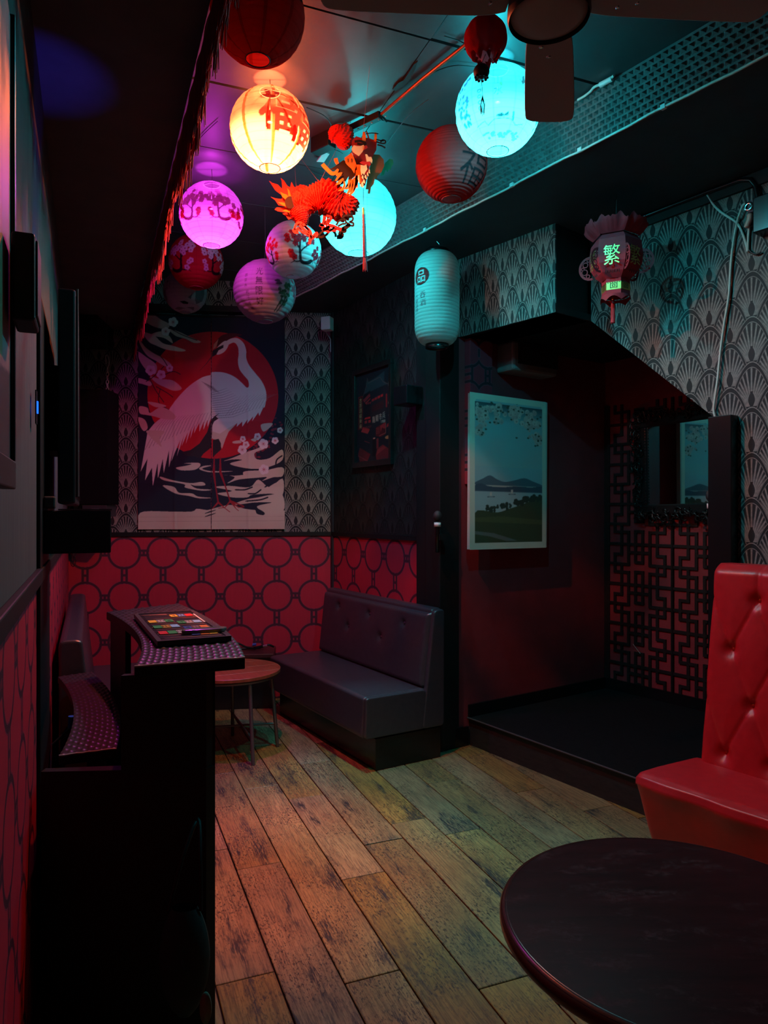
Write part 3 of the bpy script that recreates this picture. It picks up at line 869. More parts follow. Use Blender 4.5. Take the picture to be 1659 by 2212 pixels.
for i in range(12):
    x0 = 720+i*27
    c.line(D_([(x0+25,860-i*6),(x0+70,800-i*8),(x0+150,700-i*2)]), [2.6*sc,1.8*sc,.6], (.30,.20,.20))
for i in range(9): c.line(D_([(555+i*9,590+i*8),(600+i*9,612+i*7),(650+i*6,632+i*6)]), [2*sc,2.6*sc,.8], (.24,.15,.16))
for i in range(17): c.line(D_([(110+i*31, 1130-i*14),(200+i*27,960-i*8),(270+i*23,880-i*3)]), [3*sc,2.4*sc,.5], (.22,.13,.15))
# tail plumes, thigh, plume over the seam
c.poly(D_([(632,890),(660,860),(700,838),(668,865),(690,880),(655,905),(640,935),(632,1110),(570,1160),(545,1196),(500,1180),(440,1178),(395,1148),(470,1130),(540,1080),(600,990)]), FEA)
c.poly(D_([(644,1050),(690,1040),(708,1075),(710,1125),(665,1165),(644,1190)]), FEA)
# head
c.poly(D_(smooth_pts([(690,250),(730,222),(800,210),(880,222),(830,236),(770,262),(710,300),(670,320),(648,340),(650,300)], 4, True)), (.11,.02,.028))
c.poly(D_([(690,255),(650,300),(645,340),(672,318)]), (.62,.20,.16))
c.poly(D_(smooth_pts([(745,270),(770,300),(740,352),(690,378),(660,365),(690,310)], 5, True)), CREAM)
c.poly(D_([(640,350),(690,318),(730,300),(728,325),(690,345),(672,378),(634,402)]), FEA)
c.line(D_([(640,392),(600,445),(538,512)]), [9*sc,5*sc,1.5], (.10,.03,.035))
# blossom clouds over the wing and the lower right sprays
for pts in ([(66,795),(130,805),(150,845),(230,800),(300,820),(355,870),(330,895),(250,890),(180,870),(120,860),(70,848)],[(120,985),(200,980),(265,990),(225,1040),(240,1105),(205,1080),(160,1040)],[(56,880),(110,900),(130,960),(100,985),(70,940)],[(130,760),(200,765),(280,790),(200,800)]):
    c.poly(D_(smooth_pts(pts, 5, True)), TAN)
rn = random.Random(4)
for i in range(60):
    t = rn.random(); x, y = 960+t*230+rn.uniform(-50,50), 1190-t*290+rn.uniform(-50,50)
    c.ell((x-56)*sc, (y-75)*sc, rn.uniform(5,13)*sc, rn.uniform(5,10)*sc, (.22,.03,.05))
water = ([(730,1215),(800,1190),(900,1150),(1010,1110),(1075,1075),(1060,1115),(980,1150),(1000,1200),(1100,1190),(1200,1120),(1205,1200),(1120,1250),(1000,1275),(880,1265),(780,1235),(880,1205),(800,1202)],
 [(355,1270),(430,1255),(480,1240),(420,1235),(530,1230),(545,1255),(500,1285),(400,1290)], [(540,1280),(570,1255),(640,1250),(560,1275),(640,1295),(810,1293),(640,1305)],
 [(230,1340),(330,1368),(470,1390),(560,1380),(585,1405),(510,1410),(470,1400),(520,1432),(640,1440),(560,1448),(430,1425),(420,1398),(260,1368)],
 [(250,1410),(340,1420),(380,1465),(480,1470),(530,1495),(640,1505),(540,1508),(460,1490),(350,1470)],
 [(700,1320),(820,1330),(1000,1305),(1200,1260),(1205,1330),(1130,1340),(1040,1370),(1080,1340),(1000,1345),(850,1360),(760,1390),(820,1340)],
 [(660,1420),(780,1410),(940,1420),(1010,1360),(1100,1420),(1205,1350),(1205,1480),(1110,1470),(960,1480),(920,1500),(800,1500),(680,1470),(800,1450)],
 [(800,1560),(900,1520),(1010,1500),(1110,1480),(1205,1480),(1210,1610),(1060,1610),(1000,1570),(1120,1540),(980,1540),(900,1550)],
 [(890,1300),(960,1290),(1060,1290),(960,1320),(900,1330)],[(1085,1430),(1140,1390),(1205,1370),(1205,1410),(1130,1440)])
for pts in water: c.poly(D_(smooth_pts(pts, 4, True)), TAN)
for pts in ([(925,1470),(985,1470),(1030,1440)],[(905,1530),(1020,1520),(1085,1500)],[(1060,1420),(1110,1390),(1165,1350)],[(820,1440),(900,1440),(960,1420)],[(1150,1240),(1160,1200),(1200,1170)]):
    c.line(D_(smooth_pts(pts, 5)), [5*sc,16*sc,13*sc,4*sc][:1]+[12*sc]*10, NAVY)
c.poly(D_(smooth_pts([(56,1660),(100,1612),(300,1612),(480,1612),(520,1590),(600,1600),(640,1590),(720,1570),(800,1560),(900,1590),(1060,1605),(1225,1605),(1225,1770),(56,1770)], 3, True)), TAN)
c.poly([(0,(1640-75)*sc),(1200*sc,(1632-75)*sc),(1200*sc,2000*sc),(0,2000*sc)], (.60,.45,.37))
c.line(D_([(56,1690),(1225,1684)]), 3*sc, (.42,.30,.25)); c.line(D_([(56,1655),(1225,1650)]), 2.5*sc, (.47,.34,.28))
c.poly(D_(smooth_pts([(965,1580),(1010,1590),(1060,1620),(1050,1640),(1000,1630),(985,1600)], 5, True)), NAVY)
for y in (1615,1640): c.line(D_([(585,y+12),(620,y),(665,y-15)]), [5*sc,10*sc,5*sc], NAVY)
leg = (.30,.022,.038)
c.line(D_([(656,1190),(652,1300),(665,1400),(688,1545)]), [9*sc,20*sc,10*sc,12*sc], leg)
c.line(D_([(704,1190),(704,1300),(740,1400),(785,1535)]), [10*sc,20*sc,11*sc,12*sc], leg)
for f in ([(688,1540),(640,1590)],[(688,1540),(740,1585),(780,1615)],[(785,1530),(740,1580),(690,1585)],[(785,1530),(850,1580),(895,1575)],[(785,1530),(830,1590),(850,1605)],[(785,1530),(890,1568)]): c.line(D_(f), [16*sc]+[6*sc]*(len(f)-1), (.36,.03,.04))
for x, y, s in ((333,135,36),(275,210,32),(305,495,26),(155,512,38),(238,545,34),(1185,968,22),(885,1040,22),(910,1085,26),(880,1125,34),(1003,1020,26),(1050,1078,38),(1145,1050,26),(1055,1280,38)):
    for a in range(5):
        th = a*1.2566+x; c.ell((x-56+s*.55*math.cos(th))*sc, (y-75+s*.55*math.sin(th))*sc, s*.55*sc, s*.55*sc, (.74,.62,.62))
    for a in range(7):
        th = a*.9; c.line(D_([(x,y),(x+s*.45*math.cos(th), y+s*.45*math.sin(th))]), 3*sc, (.45,.04,.07))
for pts in ([(1030,930),(1070,915),(1125,915),(1100,950),(1050,980)],[(805,1060),(860,1052),(870,1072),(810,1075)],[(950,1045),(1000,1030),(985,1060)]): c.poly(D_(smooth_pts(pts, 4, True)), TAN)
img = c.half()[::-1]
hh_, ww_ = img.shape[:2]
nx0, nx1, nz0, nz1, nsp = .569, 1.785, 1.454, 3.262, .4945
NM = FB @ Matrix.Translation((.569+.608, -.02, 1.454))
noren = thing('door_curtain', 'split cloth curtain printed with a white crane before a red sun', 'curtain', NM)
m_cloth = attr_mat('printed_cloth', .85, spec=.15)
k = int(ww_*nsp)
for a, e, dy in ((0, k, 0.0), (k, ww_, -.004)):
    I, J = np.meshgrid(np.arange(a, e), np.arange(hh_))
    xs = nx0 + (I/(ww_-1))*(nx1-nx0) + (.0012 if a else -.0012)
    zs = nz0 + (J/(hh_-1))*(nz1-nz0)
    lx = (I-a)/(e-a)
    ys = -.022 + dy - .006*np.sin(lx*7+1+zs*1.3) + .003*np.sin(zs*9+lx*3) - .004*np.exp(-((lx-.5)/.02)**2) - .0025*np.exp(-(((zs*1.9) % 1.0-.5)/.03)**2)
    fx, fy = np.array(FB.to_3x3()).T[0], np.array(FB.to_3x3()).T[1]
    o_ = np.array(FB.translation)
    V = o_ + xs[..., None]*fx + ys[..., None]*fy + zs[..., None]*np.array([0,0,1])
    colour_grid('cloth_panel', m_cloth, V, e-a, hh_, img[:, a:e], noren)
MB(FB).tube([(nx0-.03,-.03,nz1-.005),(nx1+.03,-.03,nz1-.005)], .008, 10).build('hanging_rod', m_black, noren)

# ================================================================ landscape print on a board (plain stand-in), night-street poster
def sheet(name, mats, img, M, x0, x1, z0, z1, y, parent, shear=(0,0)):
    h_, w_ = img.shape[:2]
    I, J = np.meshgrid(np.arange(w_), np.arange(h_))
    xs = x0+(x1-x0)*I/(w_-1); zs = z0+(z1-z0)*J/(h_-1)
    fx, fy = np.array(M.to_3x3()).T[0], np.array(M.to_3x3()).T[1]; o_ = np.array(M.translation)
    V = o_ + xs[..., None]*fx + y*fy + zs[..., None]*np.array([0,0,1])
    return colour_grid(name, mats, V, w_, h_, img, parent, smooth=False)
m_print = attr_mat('printed_paper', .5)
Wc, Hc = 340, 500
c = Canvas(Wc, Hc, (.66,.70,.58))
def A(pts): return [(x*Wc, y*Hc) for x, y in pts]
bx0, bx1, by0, by1 = .065, .945, .045, .958
c.poly(A([(bx0+.02,by0),(bx1-.02,by0),(bx1,by0+.014),(bx1,by1-.014),(bx1-.02,by1),(bx0+.02,by1),(bx0,by1-.014),(bx0,by0+.014)]), (.30,.50,.53))
for i in range(60):     # printed sky fades to a dark band at the top
    t = i/59; y0 = by1-.014-(t)*.40
    c.poly(A([(bx0,y0),(bx1,y0),(bx1,y0-.0085),(bx0,y0-.0085)]), tuple((1-min(1,t*3.5))*a+min(1,t*3.5)*((1-t)*b_+t*d) for a, b_, d in zip((.05,.09,.11),(.22,.46,.50),(.34,.52,.52))))
c.poly(A([(bx0,.43),(bx1,.43),(bx1,.395),(bx0,.395)]), (.58,.58,.50))
c.poly(A(smooth_pts([(.07,.43),(.16,.455),(.25,.478),(.34,.455),(.44,.44),(.56,.452),(.70,.47),(.82,.45),(.93,.43),(.93,.415),(.07,.415)], 4, True)), (.09,.15,.19))
c.poly(A(smooth_pts([(bx0,.41),(.14,.425),(.22,.41),(.40,.405),(.6,.413),(.8,.41),(bx1,.416),(bx1,.375),(bx0,.37)], 3, True)), (.06,.10,.14))
c.poly(A([(bx0,.375),(bx1,.375),(bx1,.22),(bx0,.22)]), (.36,.52,.54))
c.poly(A(smooth_pts([(bx0,.235),(.2,.25),(.35,.24),(.5,.265),(.7,.30),(.85,.335),(bx1,.34),(bx1,by0+.014),(bx1-.02,by0),(bx0+.02,by0),(bx0,by0+.014)], 3, True)), (.055,.085,.045))
c.poly(A([(bx0,.205),(.4,.215),(bx1,.19),(bx1,.16),(.5,.17),(bx0,.18)]), (.085,.12,.055))
c.poly(A([(bx0,.12),(.3,.105),(.6,.055),(.45,.055),(.25,.085),(bx0,.10)]), (.14,.18,.17))
rn = random.Random(12)
for cx_, cy_, n in ((.28,.262,14),(.47,.275,14),(.62,.30,26),(.75,.325,26),(.86,.335,20)):
    for i in range(n): c.ell((cx_+rn.uniform(-.07,.07))*Wc, (cy_+rn.uniform(-.012,.022))*Hc, rn.uniform(4,11), rn.uniform(3,7), (.030,.055,.042))
for cx_, cy_, n, s in ((.16,.88,40,.08),(.36,.92,40,.09),(.58,.90,44,.09),(.80,.86,52,.10),(.88,.74,30,.06),(.12,.76,22,.05)):
    for i in range(n):
        x_, y_ = cx_+rn.gauss(0,s*.55), cy_+rn.gauss(0,s*.55*.7)
        if bx0+.02 < x_ < bx1-.02 and y_ < by1-.02:
            r_ = rn.uniform(6,11); c.ell(x_*Wc, y_*Hc, r_, r_*.9, rn.choice([(.62,.52,.47),(.55,.44,.40),(.50,.36,.34)])); c.ell(x_*Wc+2, y_*Hc-2, r_*.35, r_*.3, (.40,.28,.26))
    for i in range(n//4): c.ell((cx_+rn.gauss(0,s*.7))*Wc, (cy_+rn.gauss(0,s*.6))*Hc, 5, 3, (.05,.075,.055))
for x_, y_ in ((.26,.345),(.53,.365)): c.poly(A([(x_-.012,y_),(x_+.016,y_+.002),(x_+.016,y_+.024),(x_-.008,y_+.026)]), (.62,.62,.56)); c.line(A([(x_-.04,y_-.006),(x_+.05,y_-.004)]), 2.5, (.07,.10,.12))
for bd in ([(0,0),(bx0,0),(bx0,1),(0,1)],[(bx1,0),(1,0),(1,1),(bx1,1)],[(0,0),(1,0),(1,by0),(0,by0)],[(0,by1),(1,by1),(1,1),(0,1)]): c.poly(A(bd), (.66,.70,.58))
pa, pb = on(1018,1022,FP,-.10), on(1182,1022,FP,-.10); PX0, PX1, PZ = pa.x, pb.x, (on(1100,1022,FP,-.1).z-on(1100,1022,FP,0).z)
PMx = FP @ Matrix.Translation((.593, -.05, 1.355))
pr = thing('landscape_print', 'blue landscape print with pale blossoms and cream border on the red alcove wall', 'picture', PMx)
TILT = Matrix.Translation((.593,0,1.88)) @ Matrix.Rotation(R(.45), 4, 'Y') @ Matrix.Translation((-.593,0,-1.88))
FPT = FP @ TILT
MB(FPT).box((PX0+.002,-.100,1.352+PZ),(PX1-.002,-.060,2.408+PZ)).build('board', mat('board_edge',(.45,.46,.40),.6), pr)
sheet('print', m_print, c.half(), FPT, PX0, PX1, 1.35+PZ, 2.41+PZ, -.1015, pr)
# boxed panel behind it, papered like the dado
m_boxp = ring_paper('ring_paper_box', (.34,.03,.05), (.05,.02,.03), (.2,.07,.1), -.10, .0, .16, .30, .10)
MB(FP).box((.160,-.058,1.79),(.365,-.0005,2.785)).build('boxed_panel', m_boxp, M=FP @ Matrix.Translation((.26,0,1.79)), bevel=.003, label='narrow red boxed panel with ring pattern behind the landscape print', cat='panel')
hb_ = thing('wall_heater', 'pale box unit under the alcove ceiling above the landscape print', 'heater', FP @ Matrix.Translation((.68,-.1,2.58)))
MB(FP).box((.455,-.17,2.58),(.90,-.001,2.788)).build('casing', mat('heater_casing',(.22,.20,.20),.5), hb_, bevel=.018)
MB(FP).box((.50,-.174,2.63),(.90,-.17,2.785)).build('front_grille', mat('heater_front',(.02,.022,.022),.5), hb_)

# night-street poster
Wc, Hc = 300, 400
c = Canvas(Wc, Hc, (.020,.020,.032))
rd, dk, pk = (.62,.025,.035), (.012,.012,.020), (.75,.25,.20)
def A(pts): return [(x*Wc, y*Hc) for x, y in pts]
c.poly(A([(.55,.90),(.82,.95),(.82,.80),(.55,.78)]), (.035,.055,.075))
c.poly(A([(.22,.76),(.30,.86),(.33,.92),(.35,.88),(.68,.92),(.72,.93),(.80,.85),(.90,.80),(.80,.80),(.40,.77)]), (.045,.055,.075))
c.line(A([(.20,.74),(.28,.82),(.33,.93),(.36,.87),(.70,.90),(.78,.84),(.92,.80)]), 2, (.25,.10,.10))
c.poly(A([(.22,.75),(.42,.79),(.42,.46),(.22,.46)]), dk); c.poly(A([(.20,.70),(.40,.755),(.42,.72),(.24,.665)]), (.40,.03,.045)); c.poly(A([(.26,.66),(.42,.70),(.42,.685),(.28,.645)]), rd)
for i in range(4): c.poly(A([(.46+i*.085,.655+i*.008),(.53+i*.085,.660+i*.008),(.53+i*.085,.685+i*.008),(.46+i*.085,.68+i*.008)]), rd)
for i in range(3): c.poly(A([(.30+i*.05,.635),(.335+i*.05,.64),(.335+i*.05,.66),(.30+i*.05,.655)]), (.55,.03,.04))
c.poly(A([(.46,.61),(.80,.64),(.80,.56),(.46,.54)]), (.05,.014,.022)); c.poly(A([(.86,.70),(.90,.70),(.90,.55),(.86,.56)]), (.35,.02,.03))
c.poly(A([(.06,.745),(.19,.745),(.19,.38),(.06,.375)]), (.40,.015,.025)); c.poly(A([(.07,.738),(.18,.738),(.18,.385),(.07,.38)]), (.08,.010,.016))
for i, ch in enumerate('古茶酒龍東楽'):
    V_, tr = glyph(ch); c.tris([(.125*Wc+qq[0]*24, (.70-.058*i)*Hc+qq[1]*20) for qq in V_], tr, (.78,.42,.22))
for i, ch in enumerate('IK6EORG'):
    V_, tr = glyph(ch); c.tris([(.955*Wc+qq[0]*17, (.865-.066*i)*Hc+qq[1]*17) for qq in V_], tr, (.72,.55,.45))
for i, ch in enumerate('龍龍市兵'):
    V_, tr = glyph(ch); c.tris([((.52+.095*i)*Wc+qq[0]*24, (.455+.008*i)*Hc+qq[1]*28) for qq in V_], tr, (.62,.47,.42))
V_, tr = glyph('1988'); c.tris([(.79*Wc+qq[0]*14, .415*Hc+qq[1]*13) for qq in V_], tr, (.6,.5,.45))
V_, tr = glyph('LEVEN INLET'); c.tris([(.34*Wc+qq[0]*8, .385*Hc+qq[1]*8) for qq in V_], tr, (.35,.04,.05))
c.poly(A([(.24,.475),(.42,.475),(.42,.495),(.26,.495)]), rd)
for x_ in (.25,.36): c.poly(A([(x_,.43),(x_+.07,.43),(x_+.07,.46),(x_,.46)]), (.5,.03,.04))
c.poly(A([(.14,.345),(.34,.32),(.40,.36),(.20,.395)][::1]), rd); c.poly(A([(.14,.345),(.34,.31),(.40,.35),(.20,.38)]), (.70,.05,.06))
c.poly(A([(.58,.36),(.82,.40),(.86,.40),(.86,.27),(.72,.25),(.58,.27)]), (.20,.012,.02)); c.poly(A([(.70,.37),(.84,.395),(.84,.33),(.76,.35),(.72,.30)]), rd)
for i in range(4):
    for j in range(3): c.poly(A([(.59+j*.035,.29+i*.018),(.615+j*.035,.292+i*.018),(.615+j*.035,.303+i*.018),(.59+j*.035,.301+i*.018)]), (.45,.04,.045))
c.line(A([(.68,.265),(.86,.285),(.86,.39)]), 3, (.65,.10,.09)); c.poly(A([(.88,.34),(.98,.36),(.98,.395),(.90,.375)]), rd)
c.ell(.92*Wc, .235*Hc, 24, 7, (.75,.20,.09)); c.poly(A([(.50,.23),(.56,.23),(.56,.255),(.50,.255)]), pk)
c.poly(A([(.48,.24),(.57,.24),(.57,.05),(.48,.05)]), (.012,.011,.016)); c.poly(A([(.60,.24),(.66,.24),(.66,.14),(.60,.13)]), (.35,.03,.04))
c.poly(A([(.05,.10),(.10,.17),(.42,.08),(.34,.01),(.10,.01)]), (.26,.02,.03)); c.poly(A([(.58,.06),(.62,.13),(.78,.165),(.98,.10),(.98,.01),(.60,.01)]), (.30,.025,.035)); c.poly(A([(.60,.06),(.64,.12),(.80,.15),(.88,.13)]), (.5,.04,.05))
c.line(A([(.05,.08),(.36,.0)]), 3, (.5,.06,.07)); c.line(A([(.24,.235),(.40,.205)]), 2.5, (.4,.04,.05))
F2P = F2
po = thing('framed_poster', 'black framed poster of a red-lit night street with neon signs', 'picture', F2 @ Matrix.Translation((.71,-.03,1.95)))
m_frame = mat('black_frame', (.012,.012,.013), .35)
x0_, x1_, z0_, z1_ = .418, 1.005, 1.955, 2.745
for nm, a_, b_ in (('frame_rail',(x0_,-.03,z0_),(x1_,0,z0_+.045)),('frame_rail',(x0_,-.03,z1_-.04),(x1_,0,z1_)),('frame_rail',(x0_,-.03,z0_+.045),(x0_+.035,0,z1_-.04)),('frame_rail',(x1_-.035,-.03,z0_+.045),(x1_,0,z1_-.04))):
    MB(F2).box(a_, b_).build(nm, m_frame, po, bevel=.003)
sheet('print', m_print, c.half(), F2, x0_+.034, x1_-.034, z0_+.044, z1_-.039, -.008, po)

# small white motion sensor in the corner, its lead; black box speaker and microphone on the left post
se = thing('motion_sensor', 'small white sensor box fixed in the corner beside the fan wallpaper', 'sensor', T(*P(716,718,5.98)))
sM = frame(P(705,0,6.0)[:2], (.93,-.36)) @ Matrix.Translation((0,0,0))
zc = P(0,704,5.98).z
MB(sM).box((.0,-.11,zc-.055),(.085,-.03,zc+.055)).build('housing', m_white, se, bevel=.008)
MB(sM).box((-.02,-.06,zc-.03),(.03,.02,zc+.03)).build('bracket', m_white, se, bevel=.005)
MB().tube([P(704,708,6.0),P(702,714,6.02),P(714,733,6.03),P(714,760,6.04)], .005, 7).build('lead', m_steel, se)
sp_ = thing('box_speaker', 'small black box speaker fixed to the left post beside the poster', 'speaker', FJ @ Matrix.Translation((0,-.1,2.33)))
MB(FJ).box((-.075,-.20,2.335),(.075,-.056,2.465)).build('cabinet', m_blackgloss, sp_, bevel=.008)
MB(FJ).box((-.03,-.057,2.38),(.03,-.03,2.42)).build('bracket', m_black, sp_)
def mic(label, M, z):
    t = thing('microphone', label, 'microphone', M @ Matrix.Translation((0,0,z)))
    MB(M).lathe([(.014,z),(.017,z+.16),(.021,z+.20)], 20, cap=True).build('handle', m_blackgloss, t)
    MB(M).lathe([(.0215,z+.168),(.0225,z+.168),(.0225,z+.196),(.0215,z+.196)], 20).build('label_band', m_white, t)
    MB(M).ball((0,0,z+.238), (.029,.029,.036), 18).build('mesh_head', mottled('mic_mesh',(.03,.03,.032),(.012,.012,.012),400,.5,.5), t)
    MB(M).box((-.022,.0,z+.08),(.022,.06,z+.12)).build('holder_clip', m_black, t)
    return t
mq = on(945, 1132, FJ, -.135)
mic('black microphone with white band clipped to the left post', FJ @ Matrix.Translation((mq.x-.0,-.135,0)), P(0,1132,4.72).z-.185)
mic('black microphone clipped to the side of the right column', FR @ Matrix.Translation((.775,.01,0)), 1.45)

# ================================================================ benches
def rounded(poly, r, n=4):
    out = []
    m = len(poly)
    for i in range(m):
        p0, p1, p2 = Vector(poly[i-1]), Vector(poly[i]), Vector(poly[(i+1) % m])
        a, b_ = (p0-p1), (p2-p1); d = min(r, a.length*.45, b_.length*.45)
        s, e = p1+a.normalized()*d, p1+b_.normalized()*d
        for k in range(n+1):
            t = k/n; out.append(tuple(s*(1-t)**2 + p1*2*t*(1-t) + e*t*t))
    return out
def ext(mb, prof, x0, x1, mi=0, M=None):
    """profile in local y,z swept from x0 to x1"""
    n = len(prof)
    a = sum(prof[i][0]*prof[(i+1)%n][1]-prof[(i+1)%n][0]*prof[i][1] for i in range(n))
    if a < 0: prof = prof[::-1]
    vs = [(x0,y,z) for y,z in prof]+[(x1,y,z) for y,z in prof]
    fs = [tuple(range(n-1,-1,-1)), tuple(range(n,2*n))]+[(i,(i+1)%n,(i+1)%n+n,i+n) for i in range(n)]
    mb.add(vs, fs, mi, False, M)
m_seam = mat('leather_seam', (.05,.045,.05), .35)
m_button = mat('leather_button', (.06,.052,.062), .28)
def bench(label, M, L, buttons=(), dep=.66, back=True, right_end=True, group='black leather benches', seat_y=.457, ztop=.973):
    t = thing('leather_bench', label, 'bench', M, group)
    e0 = .035 if right_end else 0
    b = MB(M).box((.02,.09,0),(L-.02,dep-.03,.20)); b.build('plinth', m_blackgloss, t, bevel=.004)
    s = MB(M); ext(s, rounded([(0,.205),(.012,.45),(.03,.462),(seat_y+.03,.462),(seat_y+.03,.205)], .03), 0, L-e0)
    s.build('seat', m_bleather, t, bevel=.016, seg=3)
    if right_end:
        s = MB(M); ext(s, rounded([(.004,.21),(.012,.455),(.025,.462),(seat_y,.462),(seat_y,.21)], .03), L-.032, L)
        s.build('seat_end', m_bleather, t, bevel=.009, seg=3)
    if back:
        prof = rounded([(seat_y-.01,.30),(seat_y+.065,ztop-.01),(seat_y+.09,ztop),(dep-.015,ztop),(dep-.015,.30)], .035)
        s = MB(M); ext(s, prof, 0, L-e0); bk = s.build('backrest', m_bleather, t, bevel=.014, seg=3)
        if buttons:
            def pad(u_, v_):
                x, z = (L-e0)*u_, .465+(ztop-.03-.465)*v_
                e_ = min(1, min(u_*L, (1-u_)*L, v_*.45, (1-v_)*.45)/.03)
                y = seat_y-.01+.075*(z-.30)/(ztop-.31)-.033*math.sqrt(max(0,1-(1-e_)**2))+.003
                for bx, bz in buttons:
                    r2 = (x-bx)**2+(z-bz)**2
                    y += .018*math.exp(-r2/.0006)+.007*math.exp(-r2/.005)
                return (x, y, z)
            s = MB(M); s.grid(pad, 150, 60); s.build('back_pad', m_bleather, t)
        if right_end:
            s = MB(M); ext(s, rounded([(seat_y-.03,.21),(seat_y+.06,ztop-.02),(seat_y+.085,ztop-.006),(dep-.015,ztop-.006),(dep-.015,.21)], .03), L-.032, L+.004)
            s.build('backrest_end', m_bleather, t, bevel=.010, seg=3)
        for x, z in buttons:
            y = seat_y-.01+.075*(z-.30)/(ztop-.31)
            bb = MB(M @ Matrix.Translation((x,y-.006,z)) @ Matrix.Rotation(R(90-6),4,'X'))
            bb.lathe([(.032,.0005),(.026,.0025),(.017,.0012),(.014,.001)], 20, mi=0)
            bb.lathe([(.012,.0),(.011,.004),(.006,.0065),(.0001,.007)], 16, mi=0)
            bb.build('button', m_button, t)
    return t
ang = math.atan2(-.853,.5225)
HM = frame((-.118-.5225*1.53, 4.337+.853*1.53), (.5225,-.853))
bl = []
for px, py in ((734,1308),(757,1352),(799,1326),(827,1375),(874,1346)):
    p = on(px, py, HM, .50); bl.append((p.x, p.z))
bench('black leather bench with five buttons against the papered right-hand wall, stool table before it', HM, 1.53, bl, dep=.615)
LM_ = frame((-1.44+.36, 3.12+.15), (-.4127,1))     # left bench, seen past the booth
LM_ = frame((-.177-.4127*3.30+.60, 3.30+.26), (-.4127,1))
# local y of this frame points to the left wall
bench('black leather bench along the left wall, its end seen over the curved booth', LM_, 2.06, (), dep=.64, right_end=False, ztop=1.0)
BM = FB @ Matrix.Translation((.66, -.36, 0))
t = thing('low_bench', 'low dark bench along the back wall under the red ring paper', 'bench', BM)
MB(BM).box((0,.05,0),(1.05,.345,.42)).build('plinth', m_blackgloss, t)
MB(BM).box((0,0,.42),(1.05,.345,.455)).build('seat_board', mottled('red_lit_board',(.07,.018,.02),(.05,.014,.016),9,.4), t, bevel=.006)  # red light on the black seat top is put into the board's colour
# cable ends lying on it
cb = thing('cable_bundle', 'black cables with a blue and a silver connector on the low bench', 'cable', T(*(BM @ Vector((.93,.2,.455)))))
def bp(x,y,z): return BM @ Vector((x,y,z))
MB().tube([bp(*q) for q in smooth_pts([(.66,.12,.50),(.74,.10,.53),(.82,.12,.49),(.88,.16,.47)], 5)], .008, 8).build('black_lead', m_bcable, cb)
MB().tube([bp(*q) for q in smooth_pts([(.64,.22,.463),(.72,.2,.463),(.84,.2,.464),(.93,.15,.475)], 5)], .008, 8).build('black_lead', m_bcable, cb)
MB().tube([bp(*q) for q in smooth_pts([(.96,.16,.49),(1.0,.15,.50),(1.04,.17,.48)], 5)], .009, 8).build('black_lead', m_bcable, cb)
MB().tube([bp(.88,.16,.472),bp(.96,.15,.49)], .012, 12).build('plug_body', m_blackgloss, cb)
MB().tube([bp(.87,.14,.505),bp(.90,.14,.508)], .011, 12).build('blue_collar', mat('blue_plastic',(.03,.10,.45),.4), cb)
MB().tube([bp(.955,.14,.492),bp(.99,.14,.497)], .011, 12).build('silver_collar', m_chrome, cb)

# ================================================================ red tufted settle
SM = frame((1.04,3.03),(.588,-.809))
st_ = thing('red_settle', 'high-backed red leather settle with deep buttoned back, behind the dark round table', 'sofa', SM)
LS = 1.55
s = MB(SM)
def seatfn(u_, v_):
    # wraps from the bottom of the front face over the nose to the back
    x = u_*LS
    path = [(.085,.14),(.05,.26),(.018,.40),(.0,.455),(.012,.485),(.045,.497),(.2,.492),(.35,.482),(.46,.475)]
    k = v_*(len(path)-1); i = min(int(k), len(path)-2); f = k-i
    y = path[i][0]*(1-f)+path[i+1][0]*f; z = path[i][1]*(1-f)+path[i+1][1]*f
    e = max(0, .05-x)/.05
    puck = .004*math.sin(x*23+1)*max(0,1-abs(z-.44)/.12) if z < .49 else 0
    sag = .10 - .12*min(1,z/.48)
    x += max(0, (.49-z))*.16*(1-u_)**6
    return (x+ .02*e*0, y+.035*e*e*(1 if y < .2 else 0)+puck*1.2, z-.022*e*e*(1 if z > .45 else 0))
s.grid(seatfn, 90, 44)
vs = [seatfn(0, j/44) for j in range(45)]
s.add(vs+[(vs[0][0]+.02,.46,.14)], [tuple(range(45))+(45,)])
s.build('seat', m_rleather, st_)
MB(SM).box((.09,.10,0),(LS,.58,.14)).build('plinth', m_blackgloss, st_)
ZB, ZT, XB = .47, 1.365, .06
btn = []
for i in range(-1, 9):
    for j in range(-1, 6):
        x_, z_ = .011+ .103*(2*i) + (.103 if j % 2 else 0), .757+.2265*(j-1)
        btn.append((x_+ (0), z_))
btn = [(.114+.1025*(i) , .983+.2265*j) for i in range(0,15) for j in range(-2,2) if (i+j) % 2 == 0]
def backfn(u_, v_):
    x = u_*(LS-XB); z = ZB+(ZT-ZB)*v_
    d = 0.0
    for bx, bz in btn:
        r2 = (x-bx)**2+(z-bz)**2
        if r2 < .03: d += .026*math.exp(-r2/.0009)
    # creases along the diamonds
    best = 1.0
    for bx, bz in btn:
        for dx, dz in ((.1025,.2265),(-.1025,.2265)):
            if bz+dz > 1.25: dx, dz = 0.0, .25
            ax, az = x-bx, z-bz; L2_ = dx*dx+dz*dz; t_ = max(0,min(1,(ax*dx+az*dz)/L2_))
            best = min(best, math.hypot(ax-t_*dx, az-t_*dz))
    d += .0055*math.exp(-(best/.006)**2)
    puff = .010*min(1, best/.07)**.7
    edge = math.exp(-x/.018)
    top = max(0, (z-(ZT-.05))/.05)
    y = .433+.117*(z-ZB)/(ZT-ZB) + d - puff + .045*edge**1.5 + .05*top*top
    return (XB+x, y, z - .004*top)
s = MB(SM); s.grid(backfn, 170, 120)
nb = 121
side = [backfn(0, j/120) for j in range(121)]; top = [backfn(i/170, 1) for i in range(171)]
